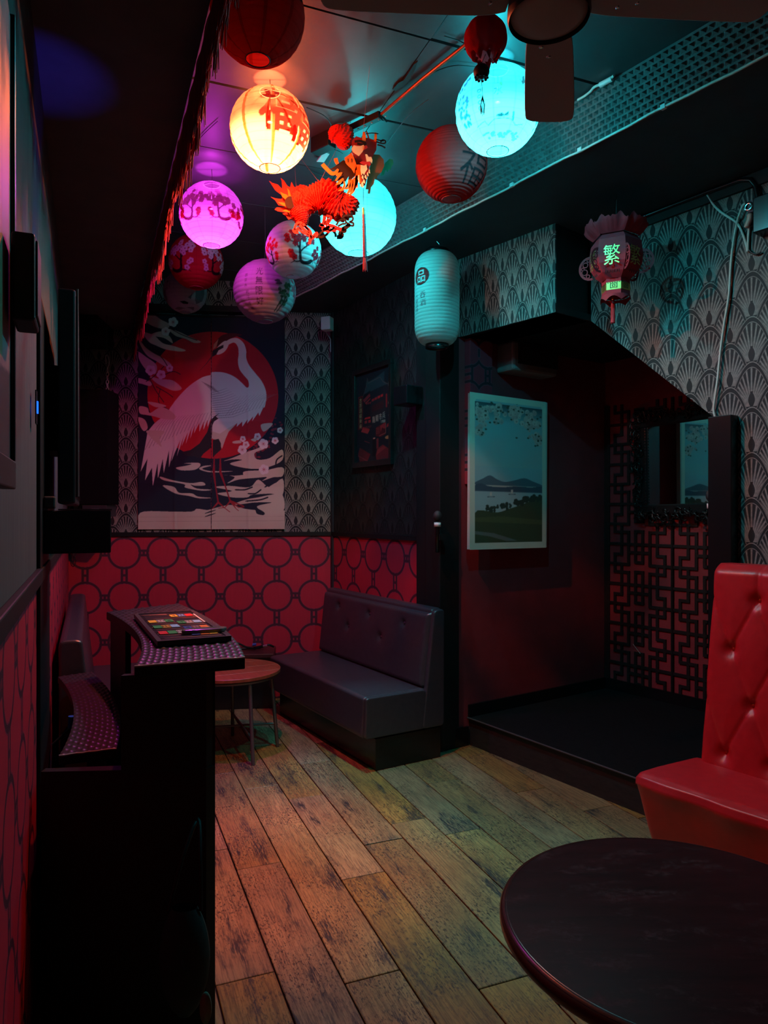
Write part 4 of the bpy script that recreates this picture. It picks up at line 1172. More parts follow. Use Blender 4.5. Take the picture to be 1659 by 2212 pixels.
s.add(side+[(XB+.012,.70,ZT-.005),(XB+.012,.58,ZB)], [tuple(range(120,-1,-1))+(122,121)])
s.add(top+[(LS,.72,ZT-.005),(XB+.012,.70,ZT-.005)], [tuple(range(171))+(171,172)])
s.build('tufted_back', m_rleather, st_)
for bx, bz in btn:
    if not (.02 < bx < LS-XB-.02 and ZB+.05 < bz < ZT-.05): continue
    y = backfn(bx/(LS-XB), (bz-ZB)/(ZT-ZB))[1]
    MB(SM @ Matrix.Translation((XB+bx,y+.003,bz)) @ Matrix.Rotation(R(84),4,'X')).lathe([(.012,.0),(.0115,.006),(.007,.010),(.0001,.011)], 16).build('button', mat('red_button',(.36,.012,.02),.35) if 'red_button' not in bpy.data.materials else bpy.data.materials['red_button'], st_)

# ================================================================ round foreground table
TX, TY, TZ, TR = .632, 1.487, .75, .385
tt = thing('round_table', 'dark stained round pedestal table in front of the red settle', 'table', T(TX,TY,0))
m_ttop = mottled('dark_stained_top', (.030,.010,.012), (.018,.008,.009), 6, .6, .05, (1,6,1), spec=.06)
nt, b = nodes(m_ttop); vec, x, y, z = coords(nt)
sw = noise(nt, vec, 7, 5, .7, (1,2.2,1)).ramp(.52,.74) * noise(nt, vec, 90, 2, .6).ramp(.40,.62)
src = b.inputs['Base Color'].links[0].from_socket
nt.links.new(cmix(nt, sw*.4, src, (.14,.12,.13)), b.inputs['Base Color']); nt.links.new((sw*.2+.5).v, b.inputs['Roughness'])
MB().lathe([(.0001,0),(TR-.012,0),(TR-.004,-.003),(TR,-.010),(TR,-.024),(TR-.004,-.031),(TR-.014,-.034),(.0001,-.034)], 96, (TX,TY,TZ)).build('tabletop', m_ttop, tt)
MB().lathe([(TR-.014,.0004),(TR-.005,-.0022),(TR+.0008,-.009),(TR+.0008,-.0245),(TR-.003,-.031)], 96, (TX,TY,TZ)).build('edge_band', mat('table_edge',(.055,.022,.014),.25,spec=.5), tt)
MB().lathe([(.10,-.034),(.10,-.05),(.035,-.06),(.035,-.66),(.05,-.69),(.24,-.715),(.25,-.735),(.25,-.75),(.0001,-.75)], 40, (TX,TY,TZ)).build('pedestal', m_black, tt)

# ================================================================ plank-topped stool table
CXs, CYs, CZs, CRs = -1.035, 4.80, .545, .335
ct = thing('stool_table', 'low round wooden table on thin grey metal legs before the black bench', 'table', T(CXs,CYs,0))
m_tb = mottled('red_brown_boards', (.34,.085,.035), (.22,.05,.022), 4, .42, .15, (1,11,1))
wid = CRs*2/4
for i in range(4):
    x0, x1 = -CRs+i*wid+.0015, -CRs+(i+1)*wid-.0015
    pts = []
    N = 14
    for k in range(N+1):
        x_ = x0+(x1-x0)*k/N; pts.append((x_, math.sqrt(max(0, CRs**2-x_*x_))))
    poly = pts+[(a, -b_) for a, b_ in pts[::-1]]
    poly = [p for j, p in enumerate(poly) if j == 0 or (Vector(p)-Vector(poly[j-1])).length > 1e-5]
    if (Vector(poly[0])-Vector(poly[-1])).length < 1e-5: poly.pop()
    M = T(CXs,CYs,CZs-.022, R(-62))
    MB(M).slab(poly, 0, .022).build('top_board', m_tb, ct, M, bevel=.002, seg=1)
m_leg = mat('grey_metal', (.16,.14,.13), .42, .6)
MB().lathe([(CRs-.03,-.022),(CRs-.012,-.022),(CRs-.012,-.042),(CRs-.03,-.042),(CRs-.03,-.022)], 64, (CXs,CYs,CZs)).build('rim_band', m_leg, ct)
feet = [(.207,-.29),(.309,.06),(-.05,.31),(-.29,-.06)]
for dx, dy in feet:
    MB().tube([(CXs+dx,CYs+dy,0),(CXs+dx*.86,CYs+dy*.86,CZs-.03)], .0125, 12).build('leg', m_leg, ct)
for a, e in ((0,2),(1,3)):
    MB().tube([(CXs+feet[a][0]*.96,CYs+feet[a][1]*.96,.16),(CXs+feet[e][0]*.96,CYs+feet[e][1]*.96,.16)], .008, 8).build('stretcher', m_leg, ct)

# ================================================================ curved booth with woven shelves
bt = thing('disc_jockey_booth', 'black curved booth with two woven black shelves on the left', 'counter', T(-.8,2.7,0))
m_weave = mat('woven_black', (.040,.030,.037), .34, spec=.6)
def quad3(a, m_, b_, tm, t):
    return tuple(a[i]*(t-tm)*(t-1)/(tm) + m_[i]*t*(t-1)/(tm*(tm-1)) + b_[i]*t*(t-tm)/(1-tm) for i in range(2))
upI = lambda t: quad3((-1.25,3.21),(-.823,2.42),(-.727,2.075),.68,t)
upO = lambda t: quad3((-1.01,3.5),(-.567,2.625),(-.429,2.2),.66,t)
loI = lambda t: quad3((-1.484,3.244),(-1.150,2.643),(-.999,2.19),.58,t)
loO = lambda t: quad3((-1.373,3.348),(-.992,2.667),(-.847,2.256),.62,t)
def shelf(name, I, O, z, th, nu_, nv_, lab):
    # woven top: over-and-under bumps as a height field
    def fn(u_, v_):
        a, e = I(v_), O(u_*0+v_)
        x = a[0]+(e[0]-a[0])*u_; y = a[1]+(e[1]-a[1])*u_
        cu, cv = u_*nu_, v_*nv_
        par = (int(cu)+int(cv)) % 2
        fu, fv = cu-int(cu)-.5, cv-int(cv)-.5
        h = (1-(2*fu)**2)*(1-abs(2*fv)**4) if par else .25*(1-(2*fv)**2)
        return (x, y, z+.0045*h)
    g = MB(); g.grid(fn, nu_*5, nv_*5)
    g.build(name+'_weave', m_weave, bt, kind='stuff')
    n = 40
    poly = [I(i/n) for i in range(n+1)]+[O(1-i/n) for i in range(n+1)]
    MB().slab(poly, z-th, z-.001).build(name, m_black, bt, bevel=.003)
shelf('counter_top', upI, upO, 1.15, .035, 16, 50, None)
shelf('lower_shelf', loI, loO, .85, .03, 9, 48, None)
def inset(I, O, t, k): 
    a, e = I(t), O(t); return (a[0]+(e[0]-a[0])*k, a[1]+(e[1]-a[1])*k)
n = 24
outer = [inset(upI, upO, .02+.95*i/n, .72) for i in range(n+1)]; inner = [inset(upI, upO, .02+.95*i/n, .64) for i in range(n+1)]
MB().slab(outer+inner[::-1], 0, 1.114).build('curved_panel', m_black, bt)
fx1, fy1 = outer[-1]
MB().slab([(fx1,fy1-.0),(fx1-.02,fy1-.03),(-1.03,2.14),(-1.03,2.17),(fx1-.04,fy1+.02)], 0, .82).build('front_panel', m_black, bt)
MB().slab([(fx1-.005,fy1-.001),(fx1-.02,fy1-.028),(-.78,2.115),(-.78,2.14)], .82, 1.114).build('upper_front_panel', m_black, bt)
# inner upright that carries the inside edges
MB().slab([inset(upI,upO,.02+.2*i/8,.03) for i in range(9)]+[inset(upI,upO,.22-.2*i/8,.10) for i in range(9)], .2, 1.114).build('inner_upright', m_black, bt)
MB().slab([inset(loI,loO,.03+.92*i/20,.92) for i in range(21)]+[inset(loI,loO,.95-.92*i/20,.80) for i in range(21)], 0, .819).build('shelf_panel', m_black, bt)
# worn pale front lips
m_lip = mat('worn_lip', (.30,.26,.28), .5)
for I, O, z in ((upI,upO,1.150),(loI,loO,.85)):
    MB().tube([(*inset(I,O,1,k/10),z+.001+random.uniform(-.001,.001)) for k in range(11)], .0032, 6).build('worn_lip', m_lip, bt)
# things low in the booth's front
MB().tube([(-.52,2.085,.0),(-.52,2.085,.01)], .01, 6)
bg = thing('satchel', 'dim teal bag with a cream tag slumped low at the booth front', 'bag', T(-.55,1.97,.28))
bm = MB(); bm.grid(lambda a,b_: (-.555+.075*math.sin(math.pi*(b_-.5))*math.cos(2*math.pi*a)*1.0 if False else -.555+.07*math.cos(2*math.pi*a)*math.sin(math.pi*(.08+.9*b_))**.5, 1.985+.05*math.sin(2*math.pi*a)*math.sin(math.pi*(.08+.9*b_))**.5, .20+.30*(1-b_)), 24, 12)
bm.build('bag_body', mottled('teal_cloth',(.006,.035,.036),(.004,.02,.022),30,.8,.2), bg)
MB(T(-.487,1.955,.30)).lathe([(.0001,0),(.02,0),(.02,.006),(.0001,.006)], 20, M=T(-.487,1.95,.245) @ Matrix.Rotation(R(90),4,'X') @ Matrix.Diagonal((.8,2.2,1,1))).build('cream_tag', mat('cream_tag',(.16,.14,.10),.6), bg)
MB().tube(smooth_pts([(-.60,1.985,.49),(-.57,2.02,.62),(-.545,2.09,.70),(-.52,2.02,.62),(-.51,1.985,.49)],5), .006, 6).build('strap', m_black, bg)

# board game lying on the counter top
GM = Matrix.Translation((0,0,1.156)) 
g4 = [P(0,0,1)]*0
def top_pt(px, py, z):
    D = (EYE-z)*F/(py-CY); return Vector(((px-CX)/F*D, D, z))
ga, gb, gc, gd = [top_pt(px,py,1.172) for px,py in ((293,1331),(412,1315),(497,1372),(342,1389))]   # far-left, far-right, near-right, near-left
gu = ((gb-ga)+(gc-gd))*.5; gv = ((ga-gd)+(gb-gc))*.5; g0 = (ga+gb+gc+gd)*.25
GY = gv.normalized(); GX = Vector((GY.y,-GY.x,0)); wg, hg = abs(gu.dot(GX)), gv.length
ky = hg/.30
GMt = Matrix(((GX.x,GY.x,0,g0.x),(GX.y,GY.y,0,g0.y),(0,0,1,1.1552),(0,0,0,1)))
gt = thing('board_game', 'black board game of brown points and coloured tiles lying on the booth counter', 'board game', GMt)
MB(GMt).box((-wg/2,-hg/2,0),(wg/2,hg/2,.016)).build('board', mat('game_board',(.016,.015,.017),.35), gt, bevel=.002)
for nm, a_, b_ in (('edge_strip',(-wg/2,-hg/2,.016),(-wg/2+.016,hg/2,.0185)),('edge_strip',(wg/2-.016,-hg/2,.016),(wg/2,hg/2,.0185)),('edge_strip',(-wg/2+.016,hg/2-.012,.016),(wg/2-.016,hg/2,.0185)),('edge_strip',(-wg/2+.016,-hg/2,.016),(wg/2-.016,-hg/2+.012,.0185))):
    MB(GMt).box(a_, b_).build(nm, mat('board_edge_grey',(.05,.045,.05),.4) if 'board_edge_grey' not in bpy.data.materials else bpy.data.materials['board_edge_grey'], gt)
m_brown = mat('brown_point', (.16,.075,.05), .5)
def gcol(n, col):
    return bpy.data.materials.get('tile_'+n) or mat('tile_'+n, col, .45)
PAL = dict(y=(.80,.50,.05), b=(.25,.40,.75), r=(.70,.03,.03), g=(.03,.32,.10), w=(.62,.60,.58), s=(.28,.58,.85), n=(.03,.08,.32), o=(.80,.22,.03), a=(.72,.42,.06), p=(.55,.25,.25))
RS = ['', 'ywg' , 'gas', 'rgw']; LS_ = ['ybr', 'gws', 'npo', 'nwy']
for i in range(4):
    zc_ = hg/2-.050*ky-i*(hg-.09*ky)/3.5
    for side_, code in ((-1, ('','ywg','gas','rgw')[i]), (1, ('ybr','gws','npo','noy')[i])):
        yb = zc_ - (0 if side_ < 0 else .026*ky) + (.02*ky if i == 0 else 0)
        x0, x1 = (-wg*.41, wg*.0) if side_ < 0 else (.005*wg, wg*.40)
        if side_ < 0: tp = [(x0,yb-.022*ky),(x1,yb-.030*ky),(x1,yb-.024*ky),(x0,yb-.018*ky)] if code else [(x0,yb+.004*ky),(x1,yb-.008*ky),(x1,yb+.010*ky),(x0,yb+.008*ky)]
        else: tp = [(x0-.30*wg,yb-.020*ky),(x1,yb-.030*ky),(x1,yb-.022*ky),(x0-.30*wg,yb-.017*ky)]
        MB(GMt).slab(tp, .0161, .0170).build('tapered_point', m_brown, gt)
        if not code: continue
        MB(GMt).slab(rounded([(x0,yb-.013*ky),(x1,yb-.016*ky),(x1,yb+.016*ky),(x0,yb+.013*ky)], .016), .0161, .0172).build('tiled_point', m_brown, gt)
        for k, ch in enumerate(code):
            w3 = (x1-x0)*.30; xx = x0+(x1-x0)*(.05 if side_ < 0 else .03)+k*w3*1.03
            MB(GMt).box((xx,yb-.0135*ky,.0173),(xx+w3*.95,yb+.0135*ky,.0192)).build('tile', gcol(ch, PAL[ch]), gt)
            if ch in 'wpab' and (k == 1 or ch == 'w'): mk, hh2 = '田', .018*ky
            elif ch in 'ygn' and ((k == 0 and side_ > 0) or k == 2): mk, hh2 = '4', .014*ky
            else: continue
            lm = MB(GMt); letter(lm, mk, (xx+w3*.47,yb,.0196), (1,0,0), (0,1,0), hh2, wide=.62); lm.build('tile_mark', m_black, gt)
for k in range(18):
    MB(GMt).box((-wg/2+.018,-hg/2+.02+k*(hg-.04)/18,.0161),(-wg/2+.030,-hg/2+.02+(k+.55)*(hg-.04)/18,.0172)).build('edge_tick', m_black, gt)
MB(GMt).slab(rounded([(wg*.41,.01),(wg*.445,.01),(wg*.445,hg*.36),(wg*.41,hg*.36)],.006), .0161,.0176).build('white_label', m_white, gt)
kn = thing('pocket_case', 'slim grey glossy case lying on the near edge of the board game', 'case', GMt @ Matrix.Translation((wg*.12,-hg*.33,.0196)))
MB(GMt @ Matrix.Translation((wg*.20,-hg*.34,.0198)) @ Matrix.Rotation(R(-8),4,'Z')).slab(rounded([(-.075,-.028),(.065,-.020),(.085,.012),(.070,.030),(-.02,.030),(-.075,.004)],.012), 0, .013).build('case_body', mat('grey_gloss',(.16,.15,.16),.12), kn, bevel=.003)

# ================================================================ ceiling fan
fx_, fy_, fz_ = .436, 1.886, 2.905; fs_ = .766
fn_ = thing('ceiling_fan', 'dull brown ceiling fan with broad blades and a round light bowl', 'fan', T(fx_,fy_,fz_))
m_fan = mat('fan_blade', (.36,.32,.30), .5, spec=.2)
m_bowl = mat('fan_bowl', (.42,.37,.34), .4, spec=.3)
def fl3(pr): return [(r_*fs_, z_*fs_) for r_, z_ in pr]
MB().lathe(fl3([(.0001,-.012),(.05,-.010),(.10,-.002),(.128,.010),(.132,.02)]), 48, (fx_,fy_,fz_)).build('light_bowl', m_bowl, fn_)
hr_ = (CEIL-fz_)/fs_
MB().lathe(fl3([(.137,-.002),(.142,.012),(.140,.05),(.12,.075),(.122,.12),(.09,.16),(.02,.18),(.02,hr_-.05),(.07,hr_-.03),(.07,hr_),(.0001,hr_)]), 48, (fx_,fy_,fz_)).build('motor_housing', mat('fan_motor',(.045,.042,.042),.4), fn_)
for an in (186, 77, 2, -92):
    M = T(fx_,fy_,fz_+.062*fs_,R(an)) @ Matrix.Rotation(R(7),4,'X')
    M2 = M @ Matrix.Diagonal((fs_,fs_*1.38,1,1))
    out = smooth_pts([(.135,-.045),(.22,-.062),(.45,-.072),(.70,-.078),(.775,-.066),(.79,0),(.775,.066),(.70,.076),(.45,.070),(.22,.060),(.135,.042)], 4)
    bl_ = MB(M2).slab(out, 0, .007).build('blade', m_fan, fn_, M, bevel=.003)
    for sx_, sy_ in ((.20,-.02),(.25,.02),(.31,0)):
        MB(M2).lathe([(.0001,-.004),(.006,-.003),(.007,0)], 12, (sx_,sy_,0)).build('screw', m_chrome, bl_, M)
    MB(M2).slab([(.11,-.025),(.20,-.03),(.28,-.012),(.28,.012),(.20,.03),(.11,.025)], .007, .012).build('blade_arm', m_black, bl_, M)

# ================================================================ small red lantern by the fan, wooden bead globe and tassel
ctr = P(1049, 84, 2.76)
rl = thing('tasselled_lantern', 'small torn red paper lantern with bead globe and tassel under a fan blade', 'lantern', T(ctr.x,ctr.y,ctr.z-.3))
m_redpaper = paper_mat('red_paper_plain', .35)
rng = np.random.RandomState(3); nu, nv = 64, 28
la = np.radians(np.linspace(-62, 80, nv))[:, None]; lo = np.radians(np.linspace(-180,180,nu,endpoint=False))[None,:]
rr = .083*(1-.02+.03*np.abs(np.cos(lo*6)))
zb = np.where(la < R(-50), -.012*(np.sin(lo*5)+np.sin(lo*8+2)), 0)
V = np.stack([ctr.x+rr*np.cos(la)*np.cos(lo), ctr.y+rr*np.cos(la)*np.sin(lo), ctr.z+.083*np.sin(la)+zb+0*lo], -1)
colour_grid('shade', m_redpaper, V, nu, nv, np.tile((.50,.02,.025),(nu*nv,1)), rl, wrap=True)
for i in range(7):
    a = i*.9+.3; p = ctr+Vector((.040*math.cos(a),.040*math.sin(a),-.068))
    MB().add([p+Vector((-.012,0,.004)),p+Vector((.014,.004,.004)),p+Vector((.006,.002,-.022-.006*(i%3))),p+Vector((-.004,0,-.012))],[(0,1,2,3)]).build('torn_flap', mat('torn_red',(.45,.02,.03),.6) if 'torn_red' not in bpy.data.materials else bpy.data.materials['torn_red'], rl)
MB().tube([(ctr.x,ctr.y,CEIL+.003),(ctr.x,ctr.y,ctr.z+.08)], .0014, 6).build('cord', m_cord, rl)
g_ = P(1040, 155, 2.70); tz = P(1043, 206, 2.70).z; bz = P(1043, 244, 2.70).z
MB().tube([(ctr.x,ctr.y,ctr.z-.06),(g_.x,g_.y,g_.z+.03)], .0013, 6).build('cord', m_cord, rl)
MB().ball(g_, (.031,.031,.028), 18).build('bead_globe', mottled('carved_wood',(.05,.025,.015),(.02,.012,.01),90,.5,.4), rl)
for i in range(10):
    a = i*.628; MB().ball(g_+Vector((.022*math.cos(a),.022*math.sin(a),-.022)), .006, 8).build('bead', m_black, rl)
MB().tube([(g_.x,g_.y,g_.z-.028),(g_.x+.004,g_.y,tz)], .001, 5).build('cord', m_cord, rl)
mb = MB()
for i in range(9):
    a = i*.7; mb.tube([(g_.x+.004,g_.y,tz),(g_.x+.004+.009*math.cos(a),g_.y+.009*math.sin(a),(tz+bz)/2),(g_.x+.004+.006*math.cos(a),g_.y+.006*math.sin(a),bz-.004*(i%3))], .0011, 5)
mb.build('tassel', m_cord, rl, kind='stuff')

# ================================================================ paper dragon
DD = .42          # how far the dragon hangs beyond the orange lantern
dg_ = P(735, 420, 3.12+DD)
dr = thing('paper_dragon', 'red honeycomb paper dragon with black and orange mane hanging before the plain cyan lantern', 'dragon decoration', T(dg_.x,dg_.y,dg_.z))
m_hred = mat('honeycomb_red', (.62,.022,.012), .75, spec=.1)
m_dred = mat('paper_dark_red', (.26,.022,.018), .7, spec=.1)
m_red2 = mat('paper_flame_red', (.40,.030,.025), .7, spec=.1)
m_orng = mat('paper_orange', (.78,.16,.020), .7, spec=.1)
m_yel = mat('paper_yellow', (.85,.66,.30), .7, spec=.1)
m_ink = mat('paper_black', (.018,.013,.010), .7, spec=.1)
m_grn = mat('paper_green', (.015,.16,.08), .7, spec=.1)
m_brn = mat('paper_brown', (.20,.065,.025), .7, spec=.1)
def card(name, pts, D, m, th=.0018, parent=None):
    D += DD
    a = [P(x,y,D) for x,y in pts]; n = len(a)
    ar = sum(pts[i][0]*pts[(i+1)%n][1]-pts[(i+1)%n][0]*pts[i][1] for i in range(n))
    if ar > 0: a = a[::-1]
    vs = a+[q_+Vector((0,th,0)) for q_ in a]
    return MB().add(vs, [tuple(range(n)), tuple(range(2*n-1,n-1,-1))]+[(i,i+n,(i+1)%n+n,(i+1)%n) for i in range(n)]).build(name, m, parent or dr)
def ribbon(mb, pts, D, w, m=0, th=.0018, n=6):
    D += DD
    pp = smooth_pts(pts, n); k = len(pp); ws = w if isinstance(w,(list,tuple)) else [w,w]
    L_, R_ = [], []
    for i in range(k):
        a, e = pp[max(i-1,0)], pp[min(i+1,k-1)]; dx, dy = e[0]-a[0], e[1]-a[1]; l = math.hypot(dx,dy) or 1
        t = i/(k-1)*(len(ws)-1); j = min(int(t), len(ws)-2); wd = (ws[j]*(1-(t-j))+ws[j+1]*(t-j))/2
        L_.append((pp[i][0]-dy/l*wd, pp[i][1]+dx/l*wd)); R_.append((pp[i][0]+dy/l*wd, pp[i][1]-dx/l*wd))
    vs = [P(*q_,D) for q_ in L_]+[P(*q_,D) for q_ in R_]+[P(*q_,D)+Vector((0,th,0)) for q_ in L_]+[P(*q_,D)+Vector((0,th,0)) for q_ in R_]
    fs = []
    for i in range(k-1):
        fs += [(i,i+1,k+i+1,k+i),(2*k+i,3*k+i,3*k+i+1,2*k+i+1),(i,2*k+i,2*k+i+1,i+1),(k+i,k+i+1,3*k+i+1,3*k+i)]
    mb.add(vs, fs, m); return mb
def C3(x, y): return (680+x/8.73, 230+y/8.73)      # close-up units of the head
def C4(x, y): return (570+x/8.3, 360+y/8.3)        # close-up units of the body
def honey(name, path, rads, D, m, pleats, depth=.8):
    """folded honeycomb tube: path in close-up body units"""
    D += DD; pp = smooth_pts(path, 12); k = len(pp); vs, fs = [], []; n = 56
    cen = [P(*C4(*q_), D) for q_ in pp]
    for i in range(k):
        t = (cen[min(i+1,k-1)]-cen[max(i-1,0)]).normalized(); side = Vector((0,1,0)); up = t.cross(side).normalized()
        f = i/(k-1)*(len(rads)-1); j = min(int(f), len(rads)-2); rad = (rads[j]*(1-(f-j))+rads[j+1]*(f-j))/8.3/F*D
        for q_ in range(n):
            a = 2*math.pi*q_/n
            rr_ = rad*(1+.085*math.sin(i/(k-1)*pleats*2*math.pi + .5*math.sin(a*9))+.05*math.sin(a*14+i*.9)+.03*math.sin(a*7))
            vs.append(cen[i]+(up*math.cos(a)+side*math.sin(a)*depth)*rr_)
    for i in range(k-1):
        for q_ in range(n): fs.append((i*n+q_, i*n+(q_+1)%n, (i+1)*n+(q_+1)%n, (i+1)*n+q_))
    fs += [tuple(range(n-1,-1,-1)), tuple(range((k-1)*n,k*n))]
    return MB().add(vs, fs).build(name, m, dr)
honey('body_arch', [(530,660),(620,640),(720,650),(800,600),(880,560),(980,540),(1080,540),(1190,600),(1290,690),(1370,740),(1450,720),(1520,650),(1570,560)], [140,190,235,215,210,240,300,300,245,225,210,190,150], 3.16, m_hred, 30)
honey('rear_haunch', [(560,760),(640,860),(690,980),(720,1060)], [120,150,120,60], 3.13, m_hred, 11)
honey('tail_arch', [(530,560),(600,480),(680,440),(740,490)], [60,90,110,90], 3.22, m_dred, 10)
honey('neck_arch', [(1390,-330),(1420,-430),(1400,-560),(1330,-640),(1310,-720)], [70,160,210,190,90], 3.12, m_hred, 14)
# tail flames: red backing, orange flames, black heart
red_fl = [(90,250),(150,290),(250,320),(330,400),(320,260),(300,200),(360,250),(420,340),(470,370),(495,270),(540,360),(600,370),(610,450),(500,800),(520,930),(440,950),(400,890),(330,840),(420,830),(250,800),(190,770),(230,730),(330,730),(400,720),(260,690),(200,600),(120,540),(220,570),(320,580),(330,520),(200,420)]
card('tail_flame_back', [C4(*q_) for q_ in red_fl], 3.24, m_red2)
or_fl = [(290,450),(350,480),(410,500),(440,540),(430,440),(415,380),(460,430),(480,510),(520,500),(540,390),(565,470),(600,480),(620,430),(610,520),(560,560),(480,720),(530,800),(545,880),(515,920),(500,860),(450,850),(480,830),(330,790),(380,770),(450,780),(420,730),(330,690),(250,635),(330,640),(410,660),(400,600),(330,540)]
card('tail_flame', [C4(*q_) for q_ in or_fl], 3.215, m_orng)
card('tail_heart', [C4(470+95*math.cos(i*.314), 640+112*math.sin(i*.314)) for i in range(20)], 3.20, m_ink)
# clawed legs: cut-out paper scrolls
mb = MB()
for pts, w_ in (([(690,1010),(620,1000),(570,1050),(560,1110),(590,1150),(620,1120),(590,1100)],5),([(560,1110),(530,1140),(560,1180),(620,1180)],5),([(640,1040),(700,1110),(780,1180),(830,1250),(830,1320),(815,1390)],6),([(700,1020),(760,1090),(820,1140),(850,1210),(840,1260)],5),([(730,1060),(790,1130),(810,1190)],4),([(830,1260),(880,1250),(920,1200),(950,1190),(950,1230),(905,1260),(850,1300)],5),([(640,1140),(720,1190),(800,1230)],4)):
    ribbon(mb, [C4(*q_) for q_ in pts], 3.06, w_)
mb.build('hind_leg', mat('paper_leg_red',(.62,.05,.035),.7,spec=.1), dr)
mb = MB()
for pts, w_ in (([(1090,880),(1080,960),(1060,1040),(1010,1030)],7),([(1120,880),(1200,900),(1190,960),(1120,1040),(1110,990),(1160,960),(1130,930)],5),([(1000,1040),(1070,1080),(1060,1120),(1130,1110),(1160,1060)],7),([(1060,1120),(1150,1150),(1180,1180)],8),([(1150,1050),(1240,1070),(1330,1110),(1390,1130)],8),([(1100,1080),(1200,1130),(1300,1140)],7),([(1180,1150),(1240,1110),(1260,1080)],4)):
    ribbon(mb, [C4(*q_) for q_ in pts], 3.09, w_)
mb.build('fore_leg', m_dred, dr)
mb = MB()
for pts, w_ in (([(1300,1050),(1340,980),(1420,940),(1460,960),(1480,1020)],4),([(1400,930),(1450,880),(1530,870),(1590,900),(1590,960),(1540,990),(1600,1010),(1600,1060),(1540,1050),(1480,1060)],4),([(1330,1070),(1400,1030),(1470,1020)],4),([(1480,1030),(1520,1050),(1440,1110),(1450,1150),(1390,1160),(1370,1210),(1400,1220),(1380,1260),(1310,1260)],9),([(1240,1150),(1280,1200),(1290,1260)],5),([(1160,1170),(1120,1220),(1040,1260),(980,1260),(930,1270)],5),([(980,1230),(1040,1170),(1100,1150)],4),([(1440,1090),(1340,1130),(1380,1100)],5)):
    ribbon(mb, [C4(*q_) for q_ in pts], 3.12, w_)
mb.build('far_claw', m_ink, dr)
# head: stacked cards
DH = 3.05
card('face', [C3(*q_) for q_ in [(700,640),(780,560),(900,600),(1000,590),(1170,650),(1160,820),(1110,900),(1040,1090),(1000,1300),(950,1480),(880,1520),(790,1330),(760,1120),(730,930),(700,860)]], DH, m_dred)
card('far_mane', [C3(*q_) for q_ in [(1080,900),(1220,910),(1300,1000),(1310,1120),(1260,1230),(1180,1310),(1150,1400),(1140,1330),(1110,1460),(1060,1520),(1040,1640),(1000,1640),(1010,1560),(960,1560),(1000,1300),(1050,1100)]], DH+.015, m_brn)
card('fin', [C3(*q_) for q_ in [(1290,1130),(1330,1060),(1410,985),(1470,995),(1485,1080),(1440,1150),(1420,1210),(1400,1180),(1370,1240),(1340,1190),(1300,1290),(1240,1310)]], DH+.03, m_grn)
card('mane', [C3(*q_) for q_ in [(545,1005),(470,1060),(420,1100),(330,1160),(250,1185),(380,1195),(440,1180),(400,1260),(300,1295),(400,1300),(510,1270),(430,1350),(320,1420),(440,1400),(540,1350),(500,1440),(440,1500),(560,1440),(640,1310),(620,1440),(560,1560),(660,1460),(710,1350),(780,1290),(770,1120),(650,1120)]], DH-.012, m_ink)
mb = MB()
for pts, w_ in (([(400,1480),(460,1430),(540,1360)],[1,7,4]),([(440,1590),(520,1560),(560,1490),(550,1400)],[1,6,5,2]),([(560,1560),(640,1520),(650,1440),(640,1380)],[1,6,6,3]),([(600,1659),(660,1580),(690,1480),(700,1370)],[1,7,8,5]),([(640,1690),(710,1600),(740,1490),(750,1340)],[1,7,9,6]),([(730,1600),(770,1500),(790,1400),(780,1300)],[1,5,7,6]),([(800,1540),(790,1430),(800,1330),(800,1200)],[1,5,7,6]),([(395,1400),(440,1330),(500,1280)],[3,4,2])):
    ribbon(mb, [C3(*q_) for q_ in pts], DH-.02, w_)
mb.build('flame_fringe', m_orng, dr)
mb = MB(); ribbon(mb, [C3(*q_) for q_ in [(145,1085),(190,1140),(270,1220),(330,1265),(400,1240),(440,1180)]], DH-.016, [8,8,8,8,7,4]); ribbon(mb, [C3(*q_) for q_ in [(392,975),(405,1030),(430,1085)]], DH-.016, [8,8,6]); ribbon(mb, [C3(*q_) for q_ in [(400,1300),(450,1275),(515,1250)]], DH-.016, [3,6,2])
mb.build('antler', m_orng, dr)
card('cheek', [C3(*q_) for q_ in [(560,970),(630,920),(690,870),(735,950),(790,1110),(760,1180),(745,1260),(690,1170),(620,1110),(580,1060)]], DH-.022, m_orng)
for x_ in (620, 690): card('cheek_mark', [C3(x_,980),C3(x_+12,980),C3(x_+14,1030),C3(x_+4,1060)], DH-.024, m_ink)
for (x0,y0,x1,y1,w_) in ((925,475,925,650,8),(1145,490,1142,660,6)):
    mb = MB(); ribbon(mb, [C3(x0,y0),C3((x0+x1)/2+4,(y0+y1)/2),C3(x1,y1)], DH-.01, [4,w_,w_]); mb.build('horn', m_orng, dr)
mb = MB(); ribbon(mb, [C3(975,470),C3(1000,540),C3(1020,610)], DH-.008, 3); mb.build('crest_spike', m_dred, dr)
card('brow', [C3(*q_) for q_ in [(690,800),(735,728),(800,745),(860,745),(920,722),(945,770),(900,850),(830,935),(760,890),(715,855)]], DH-.03, m_yel)
card('nose', [C3(*q_) for q_ in [(940,735),(985,735),(1002,775),(960,805),(925,815)]], DH-.034, m_red2)
card('far_brow', [C3(*q_) for q_ in [(950,900),(985,900),(1015,950),(1065,950),(1088,1010),(1080,1080),(1040,1030),(985,1080),(970,1000)]], DH-.03, m_yel)
card('muzzle', [C3(*q_) for q_ in [(845,1060),(900,1028),(960,1045),(1035,1035),(1060,1090),(1000,1170),(960,1120),(900,1090)]], DH-.036, m_red2)
card('jaw', [C3(*q_) for q_ in [(790,1095),(870,1098),(880,1230),(860,1310),(890,1450),(850,1440),(800,1280)]], DH-.028, m_orng)
